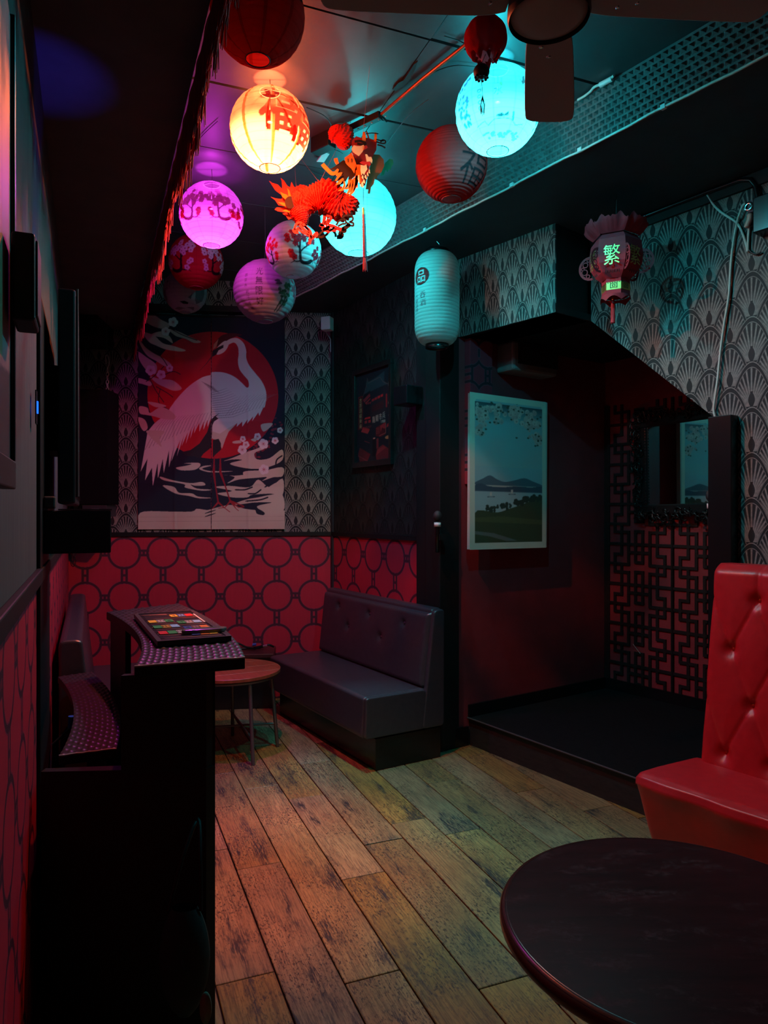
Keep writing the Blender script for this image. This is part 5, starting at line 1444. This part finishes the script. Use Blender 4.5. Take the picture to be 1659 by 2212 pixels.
card('teeth', [C3(*q_) for q_ in [(865,1100),(930,1115),(972,1090),(990,1180),(950,1240),(930,1290),(905,1255),(880,1300),(860,1200)]], DH-.040, m_yel)
mb = MB()
for x0,y0,x1,y1,w_ in ((830,1290,845,1440,4),(905,1300,915,1370,4),(960,1290,985,1370,4),(1000,1240,1010,1310,3),(1030,1190,1040,1260,3),(930,1380,945,1450,5),(900,1420,915,1530,5),(875,1460,880,1510,4)):
    ribbon(mb, [C3(x0,y0),C3(x0-4,(y0+y1)/2),C3(x1,y1)], DH-.038, [2,w_,1])
mb.build('beard', m_yel, dr)
mb = MB()
for pts, w_ in (([(750,660),(860,650),(950,690),(930,720),(800,700)],5),([(1160,660),(1240,690),(1320,690),(1330,650),(1280,630),(1240,670)],3),([(1160,620),(1240,640),(1300,650)],2.5),([(1180,720),(1260,740),(1330,780)],3),([(960,515),(1080,500),(1200,515)],1.8),([(720,930),(760,1010),(790,1110)],4)):
    ribbon(mb, [C3(*q_) for q_ in pts], DH-.02, w_)
mb.build('whisker', m_ink, dr)
DH += DD
# tassel under the chin and the strings it hangs from
mb = MB().tube([P(785,404,DH),P(785,450,DH)], .0012, 6); mb.build('tassel_cord', m_ink, dr)
a_, b_, e_, f_ = P(785,449,DH), P(786,464,DH), P(788,556,DH), P(789,587,DH)
MB().tube([a_, b_], [.006,.0075], 12).build('tassel_cap', mat('brass_cap',(.35,.20,.08),.35,.8), dr)
MB().tube([b_, P(787,510,DH), e_], [.0075,.009,.010], 14).build('tassel_skirt', mottled('tassel_dark',(.13,.016,.03),(.05,.02,.05),80,.4,.3,(1,1,.1)), dr)
mb = MB()
for i in range(12):
    a = i*.52; o_ = Vector((.007*math.cos(a),.007*math.sin(a),0)); mb.tube([e_+o_, (e_+f_)*.5+o_*1.4, f_+o_*1.5+Vector((0,0,.004*(i%3)))], .0016, 5)
mb.build('tassel_tip', mat('tassel_red',(.30,.02,.03),.6), dr, kind='stuff')
def to_ceiling(px0, py0, D0, px1, py1, nm='string'):
    s_ = P(px0,py0,D0); Dc = (CEIL+.002-EYE)*F/(CY-py1); e = P(px1,py1,Dc)
    MB().tube([s_, e], .0009, 5).build(nm, mat('dragon_string',(.28,.08,.09),.6) if 'dragon_string' not in bpy.data.materials else bpy.data.materials['dragon_string'], dr)
to_ceiling(784,290,DH,799,140); to_ceiling(690,395,3.12+DD,758,262); to_ceiling(688,392,3.14+DD,640,330); to_ceiling(640,408,3.18+DD,636,345)

# ================================================================ red palace lantern on the right
cx_, D_p = 1330, 3.86
pc = P(cx_, 570, D_p); s_ = D_p/F
pl = thing('palace_lantern', 'red cut-paper palace lantern with gold characters and tassel before the right wall', 'lantern', T(pc.x,pc.y,pc.z-.3))
m_pl = mottled('red_card', (.46,.030,.045), (.40,.026,.04), 40, .65, .1, spec=.2)
m_pld = mat('red_card_cut', (.36,.024,.035), .65, spec=.2)
m_gold = mat('gold_foil', (.85,.40,.10), .34, .75)
zt, zs, zw, zbt = pc.z+56*s_, pc.z+5*s_, pc.z-38*s_, pc.z-62*s_
prof = [(.105,zt),(.132,zt-.035),(.142,pc.z+.035),(.135,pc.z-.02),(.108,pc.z-.065),(.074,zw)]
rot0 = R(-90-27)
for i in range(6):
    a0, a1 = rot0+i*math.pi/3-math.pi/6, rot0+i*math.pi/3+math.pi/6
    vs = []
    for r_, z_ in prof:
        for a in (a0, a1): vs.append((pc.x+r_*math.cos(a), pc.y+r_*math.sin(a), z_))
    pan = MB().add(vs, [(2*j,2*j+1,2*j+3,2*j+2) for j in range(len(prof)-1)]).build('body_panel', m_pl, pl)
    am = (a0+a1)/2; nrm = Vector((math.cos(am),math.sin(am),0)); ex = Vector((-math.sin(am),math.cos(am),0))
    ap = .142*math.cos(math.pi/6)
    cg = Vector((pc.x,pc.y,pc.z+.012))+nrm*(ap+.003)
    mb = MB(); letter(mb, '繁', cg, ex, (0,0,1), .105, wide=.8); mb.build('gold_character', m_gold, pan)
    for j in range(9):
        xo = (j-4)*.0085; MB().add([cg+ex*xo+Vector((0,0,-.078-.004*abs(j-4)*0))-nrm*.008, cg+ex*(xo+.004)+Vector((0,0,-.078))-nrm*.008, cg+ex*(xo+.004)+Vector((0,0,-.094+.006*(j%2)))-nrm*.014, cg+ex*xo+Vector((0,0,-.094))-nrm*.014],[(0,1,2,3)]).build('cut_slot', m_black, pan)
    # edge flange with scroll cut-outs, standing out from each rib
    rib = Vector((math.cos(a1),math.sin(a1),0)); base = Vector((pc.x,pc.y,pc.z))+rib*.135
    mb = MB(); rg = []
    for k in range(25):
        t = R(-105+210*k/24); rg.append((base+rib*(.062*math.cos(t))+Vector((0,0,.066*math.sin(t)-.005)), base+rib*(.050*math.cos(t))+Vector((0,0,.054*math.sin(t)-.005))))
    vs = [q_ for pr_ in rg for q_ in pr_]; mb.add(vs, [(2*k,2*k+1,2*k+3,2*k+2) for k in range(24)])
    for cxr, czr, rr_ in ((.026,.022,.016),(.030,-.018,.018),(.012,-.042,.012),(.010,.044,.010),(.040,.002,.010)):
        ring = []
        for k in range(17):
            t = 2*math.pi*k/16; ring += [base+rib*(cxr+rr_*math.cos(t))+Vector((0,0,czr+rr_*math.sin(t)-.005)), base+rib*(cxr+(rr_-.0055)*math.cos(t))+Vector((0,0,czr+(rr_-.0055)*math.sin(t)-.005))]
        mb.add(ring, [(2*k,2*k+1,2*k+3,2*k+2) for k in range(16)])
    mb.build('scroll_flange', m_pld, pl)
    # curled petal on top
    pv, NU, NV = [], 18, 10
    for j in range(NV+1):
        v_ = j/NV
        for k in range(NU+1):
            u_ = k/NU-.5
            wv = .118+.055*math.sin(v_*1.5)
            topz = .078-.030*math.exp(-(u_/.055)**2)-.020*abs(2*u_)**3+.012*math.cos(u_*22)
            rr_ = .104+.052*math.sin(v_*1.45)+.010*math.cos(u_*math.pi*2)*v_
            pv.append(Vector((pc.x,pc.y,zt-.010+topz*v_+.006))+nrm*rr_+ex*(u_*wv))
    MB().add(pv, [(j*(NU+1)+k,j*(NU+1)+k+1,(j+1)*(NU+1)+k+1,(j+1)*(NU+1)+k) for j in range(NV) for k in range(NU)], 0, True).build('petal', m_pl, pl)
    # waist band, gold strip and skirt
    r1 = .074
    def rp(r_, a, z_): return Vector((pc.x+r_*math.cos(a), pc.y+r_*math.sin(a), z_))
    zg0, zg1 = pc.z-46*s_, pc.z-62*s_
    band = MB().add([rp(r1,a0,zw),rp(r1,a1,zw),rp(r1,a1,zg1-.022),rp(r1,a0,zg1-.022)],[(0,1,2,3)]).build('waist_band', m_pl, pl)
    MB().add([rp(r1+.001,a0,zg0),rp(r1+.001,a1,zg0),rp(r1+.001,a1,zg1),rp(r1+.001,a0,zg1)],[(0,1,2,3)]).build('gold_strip', m_gold, band)
    cg2 = Vector((pc.x,pc.y,(zg0+zg1)/2))+nrm*(r1*math.cos(math.pi/6)+.0025)
    mb = MB(); letter(mb, '回', cg2, ex, (0,0,1), .026, wide=1.5)
    for k in range(6): mb.add([cg2+ex*(-.034+k*.012)+Vector((0,0,.0155)),cg2+ex*(-.026+k*.012)+Vector((0,0,.0155)),cg2+ex*(-.026+k*.012)+Vector((0,0,.0185)),cg2+ex*(-.034+k*.012)+Vector((0,0,.0185))],[(0,1,2,3)])
    mb.build('strip_cutout', m_black, band)
    mb = MB(); sk = []
    for k in range(13):
        t = a0+(a1-a0)*k/12; u_ = k/12-.5
        sk += [rp(r1+.001,t,zg1-.022), rp(r1+.006,t,zg1-.058+.022*math.cos(u_*math.pi))]
    mb.add(sk, [(2*k,2*k+2,2*k+3,2*k+1) for k in range(12)]); mb.build('skirt', m_pld, pl)
MB().lathe([(.0001,zw-pc.z),(.072,zw-pc.z)], 12, tuple(pc)).build('floor_disc', m_pld, pl)
t0_, t1_, t2_ = P(1325,636,D_p), P(1324,648,D_p), P(1324,697,D_p)
MB().tube([(pc.x-.01,pc.y,zw),t0_], .0015, 6).build('tassel_cord', m_cord, pl)
MB().tube([t0_,t1_], .006, 12).build('tassel_bead', m_gold, pl)
mb = MB().tube([t1_,P(1324,655,D_p),P(1325,680,D_p),t2_], [.006,.0095,.010,.012], 14)
for i in range(10):
    a = i*.628; o_ = Vector((.010*math.cos(a),.010*math.sin(a),0)); mb.tube([P(1324,658,D_p)+o_*.9, t2_+o_*1.1+Vector((0,0,-.004*(i%2)))], .0016, 5)
mb.build('tassel', mat('tassel_bright',(.58,.018,.03),.55), pl)
hk_ = P(1332,428,D_p); hz = SOFR+.001
MB().tube([(hk_.x,hk_.y,hz),(hk_.x,hk_.y,hz-.02),(hk_.x-.006,hk_.y,hz-.032)], .003, 7).build('hook', m_chrome, pl)
MB().tube([(hk_.x,hk_.y,hz-.03),(pc.x,pc.y,zt+.03),(pc.x,pc.y,zw)], .0018, 6).build('cord', m_cord, pl)

# ================================================================ red fringe along the left dropped ceiling
FGM = frame(A0-da*1.0, da)
fr = thing('fringe_trim', 'red tasselled fringe trailing along the edge of the left dropped ceiling', 'fringe', FGM @ Matrix.Translation((0,0,SOFL)))
m_fr = mottled('red_fringe', (.48,.020,.022), (.34,.014,.016), 60, .7, .2, (1,1,.2))
m_frd = mat('fringe_cord', (.40,.02,.022), .6)
Lf = (A1-A0).length+1.0
# local +y of FGM points left (away); room side is -y
mb = MB(FGM); rn = random.Random(2)
x = .25
while x < Lf-.02:
    ln = .185+.04*math.sin(x*5)+rn.uniform(-.02,.02); n_ = rn.randint(3,5)
    if rn.random() < .16: ln += .07
    for k in range(n_):
        xo = x+k*.006; sw_ = rn.uniform(-.01,.01)
        mb.tube([(xo,-.008,SOFL-.004),(xo+sw_*.4,-.012-rn.random()*.006,SOFL-ln*.5),(xo+sw_,-.010+rn.uniform(-.008,.008),SOFL-ln)], [.0034,.0042,.0012], 5)
    x += rn.uniform(.009,.014)
mb.build('strands', m_fr, fr, kind='stuff')
pts = [(.2+i*.04, -.010-.003*math.sin(i*1.3), SOFL-.005+.002*math.sin(i*2.1)) for i in range(int((Lf-.2)/.04))]
MB(FGM).tube(pts, .0065, 7).build('braid', m_frd, fr)
for px, py in ((334,537),(305,639),(289,704)):
    Dd = (SOFL-EYE)*F/(CY-py)
    xx = (FGM.inverted() @ P(px,py,Dd)).x
    if xx < Lf: MB(FGM @ Matrix.Translation((xx,-.02,SOFL-.006)) @ Matrix.Rotation(R(90),4,'X')).tube([(.010*math.cos(t*.52),.010*math.sin(t*.52),0) for t in range(12)], .003, 6, closed=True).build('fixing_ring', mat('ring_red',(.75,.03,.03),.4) if 'ring_red' not in bpy.data.materials else bpy.data.materials['ring_red'], fr)

# ================================================================ track, pipe and loose leads on the ceiling
def cpt(px, py, z): D = (z-EYE)*F/(CY-py); return P(px,py,D)
tk = thing('lighting_track', 'black perforated track crossing the ceiling towards the fan', 'track', T(*cpt(755,280,3.52)))
a, e = cpt(688,312,3.535), cpt(822,249,3.535)
TM = frame(a[:2], (e-a)[:2]); Lt = (e-a).length
MB(TM).box((0,-.016,3.518),(Lt,.016,3.552)).build('track_rail', m_black, tk, bevel=.002)
for i in range(7): MB(TM).lathe([(.0001,-.002),(.005,-.0015),(.006,0)], 10, (Lt*.45+i*.045,0,3.518)).build('rivet', mat('rivet',(.25,.12,.10),.4) if 'rivet' not in bpy.data.materials else bpy.data.materials['rivet'], tk)
MB(TM).box((-.03,-.03,3.49),(.10,.03,3.5695)).build('end_box', m_black, tk, bevel=.004)
MB().tube([cpt(822,249,3.54), cpt(916,168,3.548), cpt(1012,92,3.545)], .009, 10).build('copper_pipe', mat('copper_pipe',(.35,.10,.06),.3,.6), tk)
MB().tube([cpt(822,249,3.54), cpt(835,262,3.54)], .006, 8).build('track_spur', m_black, tk)
ld_ = thing('ceiling_leads', 'thin black leads looped across the ceiling round the track', 'cable', T(*cpt(760,300,3.55)))
for pts, zz_ in (([(662,232),(700,250),(716,272),(716,295),(706,320),(700,330)],3.552),([(716,272),(730,266),(742,265)],3.545),([(830,320),(850,290),(872,262),(895,238),(925,215)],3.545),([(706,318),(730,326),(740,332)],3.55),([(900,190),(930,160),(980,142),(1030,145)],3.55),([(665,365),(690,378),(720,383)],3.555),([(960,78),(1000,92),(1060,125),(1110,150)],3.558),([(405,330),(440,290),(470,262)],3.562)):
    MB().tube([cpt(x_,y_,zz_) for x_,y_ in smooth_pts(pts,5)], .0022, 6).build('lead', m_bcable, ld_)
MB().slab([(q_.x,q_.y) for q_ in (cpt(684,345,3.56),cpt(700,324,3.56),cpt(712,328,3.56),cpt(700,346,3.56))], 3.548, 3.556).build('label_tag', mat('paper_tag',(.5,.52,.5),.6), ld_)
# damaged ceiling patch: torn dark lining hanging a little
tp_ = thing('torn_lining', 'torn dark flap of lining peeling from the ceiling near the fan', 'lining', T(*cpt(880,170,3.56)))
fl_ = [(848,192),(860,178),(872,172),(880,160),(894,138),(902,132),(897,148),(888,166),(880,180),(868,188),(855,196)]
MB().slab([(q_.x,q_.y) for q_ in (cpt(x_,y_,3.563) for x_,y_ in fl_)], 3.560, 3.567).build('flap', m_black, tp_)

# white flex clipped along the right dropped ceiling's lower edge
wf = thing('white_flex', 'white flex clipped along the lower edge of the foam strip', 'cable', FF @ Matrix.Translation((2.6,-.02,SOFR)))
pts = []
for i in range(60):
    xx = .35+i*.093; pts.append((xx, -.016, SOFR-.004+.003*math.sin(i*.9)+.002*math.sin(i*2.3)))
MB(FF).tube(pts, .0055, 8).build('flex', m_cable, wf)
for px in (915, 1107, 1257, 1440):
    py = 400-(px-1107)*.497; q_ = FF.inverted() @ cpt(px,py,SOFR)
    MB(FF).box((q_.x-.012,-.024,SOFR-.010),(q_.x+.012,-.006,SOFR+.010)).build('clip', m_white, wf, bevel=.002)
w2 = thing('loose_white_flex', 'loose piece of white flex and connector at the top of the foam strip', 'cable', T(*cpt(1285,190,3.56)))
MB().tube([cpt(x_,y_,3.553) for x_,y_ in smooth_pts([(1248,216),(1262,208),(1275,198),(1284,188),(1298,182),(1312,176),(1326,163)],5)], .006, 8).build('flex', m_cable, w2)
MB().tube([cpt(1296,184,3.55),cpt(1322,170,3.55)], .012, 10).build('connector', m_white, w2)

# ================================================================ right wall: conduit, power box, white leads
def rp_(px, py, off=-.012): q_ = on(px,py,FR,off); return FR @ q_
cd = thing('black_conduit', 'black conduit along the top of the right papered wall', 'conduit', FR @ Matrix.Translation((.5,-.02,3.2)))
MB().tube([rp_(1288,509,-.02),rp_(1360,480,-.02),rp_(1450,445,-.02),rp_(1540,411,-.02),rp_(1600,389,-.02),rp_(1622,388,-.02),rp_(1632,402,-.02),rp_(1638,432,-.02)], .013, 10).build('pipe', m_blackgloss, cd)
MB(FR).box((.0,-.018,SOFR-.07),(1.1,-.0005,SOFR-.002)).build('rail', m_black, cd)
pb = thing('power_box', 'black wall box with a round chrome socket at the right edge', 'power supply', FR @ Matrix.Translation((1.55,-.06,2.9)))
a, e = on(1634,432,FR,-.05), on(1655,502,FR,-.05)
MB(FR).box((a.x,-.09,e.z),(a.x+.16,-.0005,a.z)).build('box_body', m_blackgloss, pb, bevel=.006)
so = on(1617,446,FR,-.05)
MB(FR @ Matrix.Translation((so.x,-.05,so.z)) @ Matrix.Rotation(R(90),4,'X')).lathe([(.012,.002),(.022,.006),(.024,0),(.020,-.03),(.0001,-.03)], 24).build('chrome_socket', m_chrome, pb)
MB(FR).box((so.x-.01,-.045,so.z-.03),(a.x+.01,-.0005,so.z+.03)).build('socket_plate', mat('plum_plate',(.10,.06,.09),.5), pb, bevel=.004)
pp_ = [rp_(x_,y_,-.03) for x_,y_ in smooth_pts([(1620,462),(1619,474),(1614,486),(1613,492)],4)]
MB().tube(pp_, [.010]+[.014]*(len(pp_)-3)+[.010,.006], 12).build('pink_plug', mat('pink_plug',(.62,.38,.32),.4), pb)
wl = thing('white_leads', 'two slack white leads hanging down the right papered wall', 'cable', FR @ Matrix.Translation((1.2,-.015,2.1)))
MB().tube([rp_(x_,y_,-.014) for x_,y_ in smooth_pts([(1522,414),(1530,424),(1543,444),(1560,460),(1590,480),(1603,502),(1612,530),(1615,543),(1616,520),(1618,490)],6)], .0062, 8).build('short_lead', m_cable, wl)
MB().tube([rp_(x_,y_,-.03 if y_ < 470 else -.018) for x_,y_ in smooth_pts([(1611,444),(1606,442),(1599,458),(1591,484),(1583,530),(1578,580),(1574,640),(1564,700),(1556,760),(1550,820),(1543,870),(1542,888),(1546,905)],6)], .0062, 8).build('long_lead', m_cable, wl)
MB().tube([rp_(x_,y_,-.014) for x_,y_ in smooth_pts([(1618,540),(1624,546),(1634,549),(1644,544)],5)], .005, 8).build('black_lead', m_bcable, pb)

# ================================================================ ornate mirror in the alcove
MMt = FL @ Matrix.Translation((.76,-.068,1.95)) @ Matrix.Rotation(R(-4.5),4,'Z') @ Matrix.Rotation(R(-1.0),4,'Y')
mr = thing('ornate_mirror', 'mirror in a black scrolled frame on the fretwork, reflecting the landscape print', 'mirror', MMt)
gx, gz = .345, .295
MB(MMt).box((-gx,-.012,-gz),(gx,0,gz)).build('glass', mat('mirror_glass',(.86,.88,.88),.02,1.0), mr)
m_orn = mat('ornate_black', (.013,.012,.013), .28)
for nm, a, e in (('frame_bar',(-gx-.07,-.03,-gz-.07),(gx+.07,.01,-gz+.005)),('frame_bar',(-gx-.07,-.03,gz-.005),(gx+.07,.01,gz+.07)),('frame_bar',(-gx-.07,-.03,-gz),(-gx+.005,.01,gz)),('frame_bar',(gx-.005,-.03,-gz),(gx+.07,.01,gz))):
    MB(MMt).box(a, e).build(nm, m_orn, mr, bevel=.012)
mb = MB(MMt); rn = random.Random(6)
per = []
for i in range(150):
    t = i/150*4; sd = int(t); f = t-sd
    x_, z_ = [(-1+2*f,-1),(1,-1+2*f),(1-2*f,1),(-1,1-2*f)][sd]
    big = 1+.5*math.cos(f*2*math.pi*2)**2
    for k in range(2):
        ox, oz = x_*(gx+.075)+rn.uniform(-.035,.035), z_*(gz+.075)+rn.uniform(-.035,.035)
        r_ = rn.uniform(.010,.022)*big*.85; an = rn.uniform(0,6.28)
        sp_l = [(ox+r_*1.6*math.cos(an+q_)*(1-q_/7), -.035-.006*math.sin(q_), oz+r_*1.6*math.sin(an+q_)*(1-q_/7)) for q_ in (0,.9,1.8,2.7,3.6,4.5)]
        mb.tube(sp_l, [r_*.30,r_*.42,r_*.40,r_*.34,r_*.26,r_*.2], 5)
mb.build('scrollwork', m_orn, mr, kind='stuff')
for i in range(26):
    z_ = -gz+.02+i*(2*gz-.04)/25; MB(MMt).ball((-gx-.002,-.033,z_), .006, 8).build('bead', m_orn, mr)

# a stray pale straw caught on the fretwork
sw_ = thing('pale_straw', 'pale thin straw caught on the fretwork low in the alcove', 'straw', FL @ Matrix.Translation((.33,-.02,.52)))
a, e = FL @ on(1367,1391,FL,-.018), FL @ on(1383,1412,FL,-.020)
MB().tube([a, (a+e)*.5+Vector((.003,0,-.004)), e], .0016, 6).build('straw', mat('straw',(.5,.42,.40),.5), sw_)

# ================================================================ left side: pictures, speakers, screen, chains, blue lamp
def lw(px, py, off): return FW @ on(px,py,FW,off)
def fwx(D): return (FW.inverted() @ Vector((-.177-.4127*D, D, 0))).x
# framed picture seen edge-on at the left edge
pic = thing('framed_picture', 'framed picture of a tan shape on pale pink at the left edge, under the speaker', 'picture', FW @ Matrix.Translation((fwx(1.35),-.01,1.66)))
Wc, Hc = 160, 300
c = Canvas(Wc, Hc, (.42,.30,.30))
for i in range(40):
    x_ = random.uniform(0,Wc); c.line([(x_,0),(x_+random.uniform(-10,10),Hc)], random.uniform(4,12), random.choice([(.46,.33,.33),(.36,.25,.26),(.40,.27,.29)]))
c.poly([(40,80),(80,70),(125,60),(132,90),(126,150),(116,210),(70,240),(30,200)], (.45,.27,.14)); c.poly([(0,0),(Wc,0),(Wc,60),(0,40)], (.10,.08,.09))
x0_, x1_ = fwx(.75), fwx(1.40)
MB(FW).box((x0_,-.018,1.655),(x1_,-.0005,2.58)).build('backing', m_frame, pic)
sheet('print', m_print, c.half(), FW, x0_+.02, x1_-.012, 1.70, 2.57, -.0195, pic)
MB(FW).box((x0_,-.028,1.645),(x1_+.008,-.0005,1.70)).build('bottom_rail', mat('brown_frame',(.05,.035,.035),.5), pic, bevel=.003)
MB(FW).box((x1_-.008,-.028,1.70),(x1_+.008,-.0005,2.58)).build('side_rail', m_frame, pic, bevel=.003)
# boxed speaker over it
sp1 = thing('wall_speaker', 'black boxed wall speaker at the left edge above the framed picture', 'speaker', FW @ Matrix.Translation((fwx(1.41),-.03,1.985)))
xa, xb = fwx(1.295), fwx(1.40)
MB(FW).box((xa,-.070,1.955),(xb,-.030,2.118)).build('cabinet', m_black, sp1, bevel=.006)
MB(FW).box((xa+.012,-.074,1.968),(xb-.004,-.0695,2.108)).build('grille', mat('speaker_grille',(.10,.08,.09),.6), sp1, bevel=.005)
# tall black board and flat screen beyond it
MB(FW).box((fwx(2.37),-.012,.0),(fwx(2.92),-.0005,2.32)).build('trunking_board', m_black, None, FW @ Matrix.Translation((fwx(2.6),0,0)), bevel=.002, label='tall black board fixed to the left wall behind the flat screen', cat='board')
tv = thing('flat_screen', 'large flat screen seen edge-on on the left wall', 'television', FW @ Matrix.Translation((fwx(3.0),-.06,1.63)))
xa, xb = fwx(2.58), fwx(3.55)
MB(FW).box((xa,-.115,1.63),(xb,-.055,2.42)).build('screen_body', m_black, tv, bevel=.008)
MB(FW).box((xa+.02,-.119,1.655),(xb-.02,-.115,2.40)).build('screen_glass', mat('screen_glass',(.006,.006,.008),.12), tv)
MB(FW).box((xa+.35,-.055,1.85),(xb-.35,-.0005,2.2)).build('wall_mount', m_black, tv)
MB(FW).tube([(xa+.1,-.12,2.45),(xa+.12,-.121,2.3),(xa+.13,-.122,1.66)], .004, 6).build('lead', mat('grey_lead',(.12,.10,.10),.5), tv)
av = thing('equipment_box', 'black equipment box with a painted-on lit edge on the left wall below the flat screen', 'box', FW @ Matrix.Translation((fwx(2.65),-.1,1.45)))
xa, xb = fwx(2.50), fwx(2.82)
MB(FW).box((xa,-.235,1.452),(xb,-.0125,1.605)).build('case', m_black, av, bevel=.004)
MB(FW).box((xb-.004,-.238,1.48),(xb+.006,-.230,1.595)).build('edge_strip', mat('lit_edge_tan',(.40,.25,.12),.5), av)  # light falling on the box's edge, painted as a tan strip
MB(FW).box((xa,-.238,1.606),(xb+.004,-.06,1.611)).build('lid_edge', mat('plum_edge',(.10,.05,.07),.5), av)
MB(FW).box((xa-.02,-.052,1.612),(xa+.06,-.014,1.655)).build('power_brick', mat('ribbed_grey',(.06,.05,.05),.6), av, bevel=.006)
# column speaker on chains at the back left
hs = thing('hanging_column_speaker', 'tall narrow black column speaker hung on two chains before the back wall', 'speaker', T(*P(212,1106,5.55)[:2],1.6))
HMt = frame(P(180,1106,5.58)[:2], (1,.02)); zt_, zb_ = P(212,845,5.55).z, P(212,1090,5.55).z
MB(HMt).box((0,-.12,zb_),(.235,.12,zt_)).build('cabinet', mat('speaker_cloth',(.006,.006,.007),.8,spec=.08), hs, bevel=.004)
MB(HMt).box((-.006,-.124,zb_),(.004,-.11,zt_+.02)).build('edge_highlight', mat('plum_highlight',(.20,.09,.11),.45), hs)  # highlight along the cabinet's front edge, painted as a plum strip
zq = P(212,1116,5.55).z
MB(HMt).box((.035,-.112,zq),(.220,.10,zb_-.002)).build('badge_base', mat('charcoal_base',(.035,.036,.042),.5), hs, bevel=.003)
MB(HMt).slab([(.11,-.1135),(.165,-.1135),(.165,-.112),(.11,-.112)], zq+.035, zq+.062).build('badge', mat('badge_grey',(.16,.16,.17),.4), hs)
def chain(parent, top, n, pitch=.030, r=.0028, sway=0.0):
    for i in range(n):
        z = top[2]-i*pitch; ov = []
        for k in range(12):
            t = 2*math.pi*k/12; a = .010*math.cos(t); b_ = .019*math.sin(t)
            ov.append((top[0]+(a if i % 2 else 0)+sway*i, top[1]+(0 if i % 2 else a), z+b_))
        MB().tube(ov, r, 6, closed=True).build('chain_link', m_steel, parent)
for px, y0, y1, lab in ((166,768,842,'left'),(232,800,848,'right')):
    ch = thing('chain', 'steel chain and snap hook holding the %s' % ('left side of the hanging column speaker' if lab == 'left' else 'right side of the hanging column speaker'), 'chain', T(*P(px,y0,5.52)), 'chains of the hanging speaker')
    t_ = P(px,y0,5.52); n_ = int((P(px,y0,5.52).z-P(px,y1,5.52).z)/.030)+1
    chain(ch, t_, n_)
    MB().tube(smooth_pts([(t_.x,t_.y,t_.z+.02),(t_.x+.012,t_.y,t_.z+.045),(t_.x+.010,t_.y,t_.z+.10),(t_.x-.006,t_.y,t_.z+.12),(t_.x-.014,t_.y,t_.z+.10),(t_.x-.010,t_.y,t_.z+.05)],4), .0035, 7).build('snap_hook', m_steel, ch)
    MB().tube([(t_.x-.004,t_.y,t_.z+.118),(t_.x-.004,t_.y,SOFL-.01)], .002, 6).build('wire', m_cord, ch)
dc = thing('short_chain', 'short end of steel chain dangling below the equipment box', 'chain', T(*P(158,1190,2.72)))
chain(dc, P(158,1186,2.72), 4, .016, .0014)
# blue indicator lamp on the left wall
bl_p = lw(78, 880, -.014); bx = FW.inverted() @ bl_p
bl = thing('blue_lamp', 'tiny glowing blue indicator lamp low beside the flat screen', 'lamp', FW @ Matrix.Translation((bx.x,-.014,bx.z-.03)))
MB(FW).box((bx.x-.008,-.020,bx.z-.018),(bx.x+.008,-.0125,bx.z+.018)).build('lens', emit_mat('blue_glow',(.01,.10,1.0),2.5), bl)
MB(FW).box((bx.x-.02,-.016,bx.z-.05),(bx.x+.02,-.0125,bx.z+.05)).build('lamp_body', m_black, bl)
sd = bpy.data.lights.new('blue_beam', 'SPOT'); sd.energy = 32; sd.color = (.04,.05,1.0); sd.spot_size = R(26); sd.spot_blend = .8; sd.shadow_soft_size = .01
so_ = bpy.data.objects.new('blue_beam', sd); COL.objects.link(so_); so_.parent = bl
p0_, p1_ = FW @ Vector((bx.x,-.06,bx.z+.04)), cpt(84,160,SOFL)
dirv = (p1_-p0_).normalized(); rotq = dirv.to_track_quat('-Z','Y')
so_.matrix_local = PM[bl].inverted() @ (Matrix.Translation(p0_) @ rotq.to_matrix().to_4x4())
bp_ = thing('blue_light_stub', 'blue stub standing in for a small blue light inside the lower woven shelf', 'light stand-in', T(*P(152,1562,2.62)))
q_ = P(153,1560,2.62)  # blue-coloured stub and lead added in place of a small blue light
MB().tube([(q_.x,q_.y,q_.z-.022),(q_.x+.004,q_.y,q_.z+.022)], [.010,.013], 12).build('plug_body', mat('blue_light_stub',(.02,.09,.45),.35), bp_)
MB().tube([(q_.x,q_.y,q_.z-.02),(q_.x-.05,q_.y-.04,q_.z-.07)], .005, 7).build('lead', m_bcable, bp_)
